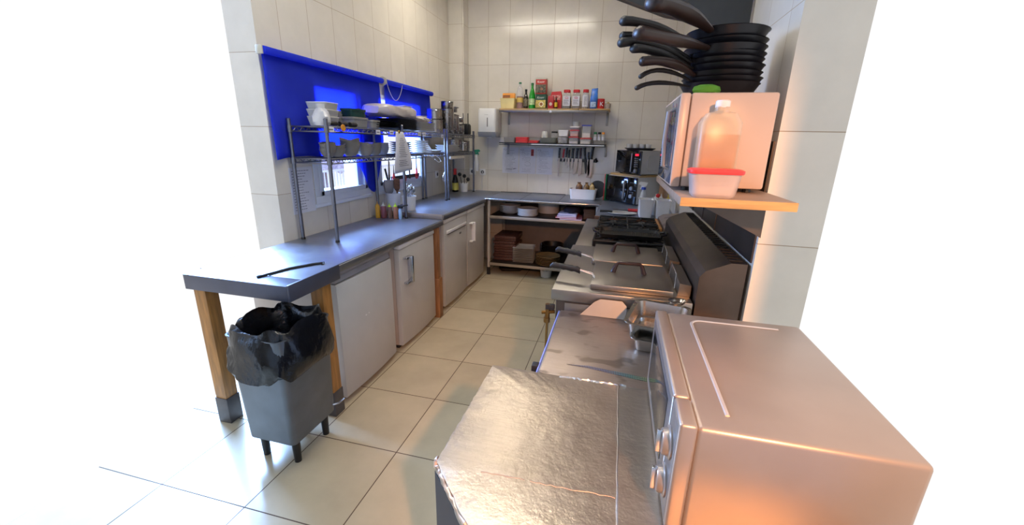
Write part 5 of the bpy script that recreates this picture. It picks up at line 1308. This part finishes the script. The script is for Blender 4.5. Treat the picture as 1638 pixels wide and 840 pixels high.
# extraction hood, its near plate slanting across the top of the view
hd = thing('extraction_hood', 'dark grey metal extraction hood above the cooker line', 'hood')
hp = MB().prism_y([(-.50, 2.335), (-.30, 2.253), (.145, 2.085), (XR-.012, 2.00), (XR-.012, 2.55), (-.50, 2.55)], 2.30, 2.33)
obj('end_plate', hp, pm('hood_grey', (62, 62, 62), .4, .5, var=.08), hd)
obj('edge_trim', MB().tube([(-.50, 2.294, 2.332), (.145, 2.294, 2.083), (XR-.014, 2.294, 1.998)], .007, 6), M_STEEL_DK, hd)
obj('canopy', MB().box(-.50, 2.33, 2.50, XR-.012, 3.3, 2.72, .004), pm('hood_grey', (62, 62, 62), .4, .5), hd)
obj('duct', MB().box(.10, 2.6, 2.72, .45, 3.0, ZC-.001, .004), M_STEEL_DK, hd)

# ------------------------------------------------------------ foreground: two foil-covered cabinets
TZ = .80
t2 = thing('foil_cabinet', 'low cabinet topped with stained foil, between fryer and nearest table', 'cabinet')
obj('cabinet', MB().box(-.17, 1.16, .04, .50, 1.68, .755, .006), M_WHITE_PL, t2)
obj('foil_top', MB().box(-.195, 1.140, .757, .51, 1.688, TZ-.008, .008, 3), M_FOIL2, t2)
obj('edge_trim', MB().box(-.201, 1.142, .765, -.1955, 1.685, TZ-.012, .002), pm('blue_trim', (120, 140, 214), .4), t2, 'pale blue edge trim')
obj('latch', MB().box(-.222, 1.19, .765, -.20, 1.22, .79, .003), M_DARK, t2)
for x in (-.12, .45):
    for y in (1.2, 1.64): obj('foot', MB().cyl((x, y, 0), (x, y, .045), .02), M_DARK, t2)
# near table with its cut corner
def crinkled_top(poly, z0, z1, jit):
    """thick slab whose outline is slightly ragged where foil is folded over"""
    mb = MB(); pts = []
    n = len(poly)
    for i in range(n):
        a, b = Vector(poly[i]), Vector(poly[(i+1) % n]); L_ = (b-a).length; k = max(1, int(L_/.012))
        nr = Vector((b.y-a.y, a.x-b.x)).normalized()
        for j in range(k):
            u = j/k; pts.append(a.lerp(b, u)+nr*random.uniform(-jit, jit))
    c = Vector((sum(p.x for p in pts)/len(pts), sum(p.y for p in pts)/len(pts)))
    def ring(s, z, zj=0): return [((p.x-c.x)*s+c.x, (p.y-c.y)*s+c.y, z+random.uniform(-zj, zj)) for p in pts]
    mb.loft([ring(.998, z0), ring(1, z0+.005), ring(1.0, z1-.006), ring(.996, z1-.001, .0006), ring(.985, z1, .0003), ring(.6, z1+.0002)])
    return mb
random.seed(12)
poly = [(-.340, 1.137), (-.342, .70), (-.236, .585), (-.18, .53), (-.10, .47), (.51, .47), (.51, 1.128), (.06, 1.130), (-.10, 1.134)]
t1 = thing('foil_table', 'nearest table covered in crinkled foil with cut corner', 'table')
obj('foil_top', crinkled_top(poly, .772, TZ+.004, .0016), M_FOIL, t1, None, 50)
obj('cabinet', MB().prism([(-.345, 1.09), (-.347, .705), (-.24, .592), (-.185, .54), (-.10, .485), (.49, .485), (.49, 1.09)], .0, .770), pm('dark_brown_panel', (44, 32, 28), .5, var=.2), t1)
# folded seams and tears of the foil
sm = MB(); random.seed(31)
def seam(pts, w, h=.0009):
    L = []
    for i, (x, y) in enumerate(pts):
        ww = w*random.uniform(.5, 1.3); z = TZ+.0042
        L.append([(x, y-ww, z), (x, y-ww*.3, z+h), (x, y+ww*.3, z+h), (x, y+ww, z)])
    sm.loft(L, True, True)
def wig(a, b, n, j): return [(a[0]+(b[0]-a[0])*i/n+random.uniform(-j, j), a[1]+(b[1]-a[1])*i/n+random.uniform(-j, j)) for i in range(n+1)]
seam(wig((-.232, .698), (-.135, .702), 8, .0012), .0020)
seam(wig((-.125, .700), (.055, .706), 16, .002), .0013)
obj('foil_tear', sm, pm('bare_copper_edge', (172, 150, 134), .5, .4, var=.15), t1, 'pinkish torn seam in the foil')
sm = MB()
L = []
for i in range(30):
    y = .50+.625*i/29; x = .057+random.uniform(-.001, .001)
    L.append([(x-.002, y, TZ+.0042), (x, y, TZ+.0052), (x+.002, y, TZ+.0042)])
sm.loft(L, True, True)
obj('foil_fold', sm, M_FOIL, t1)
fe = MB()
L = []
for i in range(26):
    u = i/25; x = -.12+.20*u; y = 1.129+random.uniform(-.003, .003)
    L.append([(x, y-.006*random.random(), TZ+.004), (x, y, TZ+.006+.003*random.random()), (x, y+.006, TZ+.001)])
fe.loft(L, True, True)
obj('foil_rim', fe, metal('bright_foil', (216, 212, 208), .2, .3, 60), t1)
random.seed(40)
rg = MB(); L = []
cp_ = [(-.343, .715), (-.342, .70), (-.30, .653), (-.236, .585), (-.18, .53), (-.12, .482)]
pts = []
for a, b in zip(cp_, cp_[1:]):
    for i in range(9): pts.append((a[0]+(b[0]-a[0])*i/9+random.uniform(-.0018, .0018), a[1]+(b[1]-a[1])*i/9+random.uniform(-.0018, .0018), TZ-.002+random.uniform(-.004, .003)))
rg.tube(pts, [random.uniform(.003, .0055) for _ in pts], 6)
obj('torn_corner', rg, metal('torn_foil_edge', (214, 186, 166), .3, .4, 60), t1, 'ragged torn foil along the cut corner')
# holographic tape on the stained foil
hm_, nt, p = nodes('holographic_tape')
tc = nt.nodes.new('ShaderNodeTexCoord'); sp = nt.nodes.new('ShaderNodeSeparateXYZ'); nt.links.new(tc.outputs['Object'], sp.inputs[0])
st_ = math_(nt, 'GREATER_THAN', math_(nt, 'FRACT', math_(nt, 'MULTIPLY', sp.outputs[0], 190)), .45)
rw = math_(nt, 'GREATER_THAN', math_(nt, 'ABSOLUTE', math_(nt, 'SUBTRACT', math_(nt, 'FRACT', math_(nt, 'MULTIPLY', sp.outputs[1], 95)), .5)), .12)
hu = nt.nodes.new('ShaderNodeMapRange'); hu.inputs['From Min'].default_value = -.1; hu.inputs['From Max'].default_value = .16
nt.links.new(sp.outputs[0], hu.inputs[0])
cc = ramp(nt, hu.outputs[0], [(0, lin((176, 176, 190))), (.45, lin((120, 140, 190))), (.75, lin((120, 190, 170))), (1, lin((196, 210, 120)))])
mx = nt.nodes.new('ShaderNodeMix'); mx.data_type = 'RGBA'
nt.links.new(math_(nt, 'MULTIPLY', math_(nt, 'MULTIPLY', st_, rw), .8), mx.inputs[0]); mx.inputs[6].default_value = lin((110, 104, 104)); nt.links.new(cc, mx.inputs[7])
nt.links.new(mx.outputs[2], p.inputs['Base Color']); p.inputs['Metallic'].default_value = .7; p.inputs['Roughness'].default_value = .3
obj('patterned_tape', MB().prism([(-.11, 1.226), (-.04, 1.222), (.14, 1.192), (.30, 1.165), (.30, 1.187), (.14, 1.214), (-.04, 1.236)], TZ-.0078, TZ-.0068), hm_, t2, 'shimmering green and blue patterned tape')

# steel food pans by the fryer
def food_pan(label, x, y, z, hw, hd, h, rz):
    t = thing('food_pan', label, 'food pan', (x, y, z), rz, 'steel food pans behind the front microwave')
    obj('pan', MB().rr([(hw*.86, hd*.88, .02, 0), (hw*.88, hd*.9, .025, .004), (hw, hd, .03, h-.002), (hw+.012, hd+.012, .034, h-.001), (hw+.012, hd+.012, .034, h+.002),
                        (hw-.002, hd-.002, .028, h), (hw*.86, hd*.88, .022, .006), (.03, .03, .01, .005)], seg=6), M_POT, t)
    return t
food_pan('lower steel food pan behind the front microwave', .200, 1.475, TZ-.0065, .085, .105, .05, -.15)
food_pan('upper steel food pan resting in the lower one, tilted', .195, 1.515, TZ+.024, .095, .125, .065, -.22)
lpt = one('plastic_lid', 'white translucent plastic lid leaning against the fryer side', 'lid', MB().prism([(-.10, 0), (.09, 0), (.09, .055), (.07, .075), (-.02, .075), (-.045, .06)], 0, .002).xf(Matrix.Rotation(R(66), 4, 'X')), pm('hazy_lid', (176, 166, 158), .35, alpha=.7), (-.005, 1.655, TZ-.0072))
spn = thing('serving_spoon', 'steel serving spoon lying beside the food pans', 'spoon', (.275, 1.66, TZ+.095), .5)
obj('bowl', MB().lathe([(.022, 0), (.028, .008), (.030, .014), (.026, .012), (.018, .003), (.0001, .002)], (0, 0, -.008), 20, sx=1.3), M_POT, spn)
obj('handle', MB().tube([(-.03, .0, .004), (-.12, .04, .008), (-.17, .06, .004)], [.005, .004, .006], 8, flat=.5), M_POT, spn)

# foreground microwave on the right
mwf = thing('microwave', 'large silver microwave in the foreground, right edge', 'microwave', (.140, 1.165, TZ+.0055), -PI/2, 'microwave ovens')
WF, DF, HF = .52, .365, .238
M_SILV = pm('silver_lacquer', (164, 150, 138), .36, .65, var=.03)
obj('body', MB().box(.002, .028, .012, WF-.002, DF, HF, .010, 3), M_SILV, mwf)
for x in (.05, WF-.05):
    for y in (.06, DF-.06): obj('foot', MB().cyl((x, y, 0), (x, y, .013), .016, seg=12), M_BLACK, mwf)
dr = obj('door', MB().box(0, 0, .010, .432, .030, HF+.002, .006, 3), M_SILV, mwf)
obj('window', MB().box(.02, -.001, .03, .415, .002, HF-.018, .002), pm('door_frame_grey', (120, 118, 120), .3, .6), dr)
obj('glass', MB().box(.05, -.002, .05, .385, .0, HF-.038, .002), pm('smoked_glass', (58, 58, 60), .06, .5, var=.05), dr)
obj('door_edge', MB().tube([(.4335, .0005, .014), (.4335, .0005, HF)], .0022, 6), M_CHROME, dr)
pn = obj('control_panel', MB().box(.435, 0, .010, WF, .030, HF+.002, .006, 3), M_SILV, mwf)
obj('face_sheet', MB().box(.441, -.001, .02, WF-.01, .002, HF-.008, .002), pm('panel_grey', (126, 120, 116), .35, .5), pn)
for z in (.162, .076):
    k = obj('knob', MB().lathe([(.031, 0), (.031, .003), (.028, .004), (.026, .005), (.024, .014), (.022, .016), (.0001, .017)], seg=32).xf(Matrix.Translation((.468, -.001, z)) @ Matrix.Rotation(PI/2, 4, 'X')), M_SILV, pn)
    obj('pointer', MB().box(-.0035, -.026, -.024, .0035, -.016, .024, .001).xf(Matrix.Translation((.468, 0, z))), M_CHROME, k)
gv = MB(); L = []
pts = []
for k in range(7): a = PI+PI/2*k/6; pts.append((.075+.03*math.cos(a), .115+.03*math.sin(a)))
pts = [(.045, .30)] + pts + [(.47, .085)]
gv.tube([(x, y, HF+.0005) for x, y in pts], .004, 6, flat=.5)
obj('top_rib', gv, pm('bright_rib', (206, 202, 200), .3, .6), mwf)
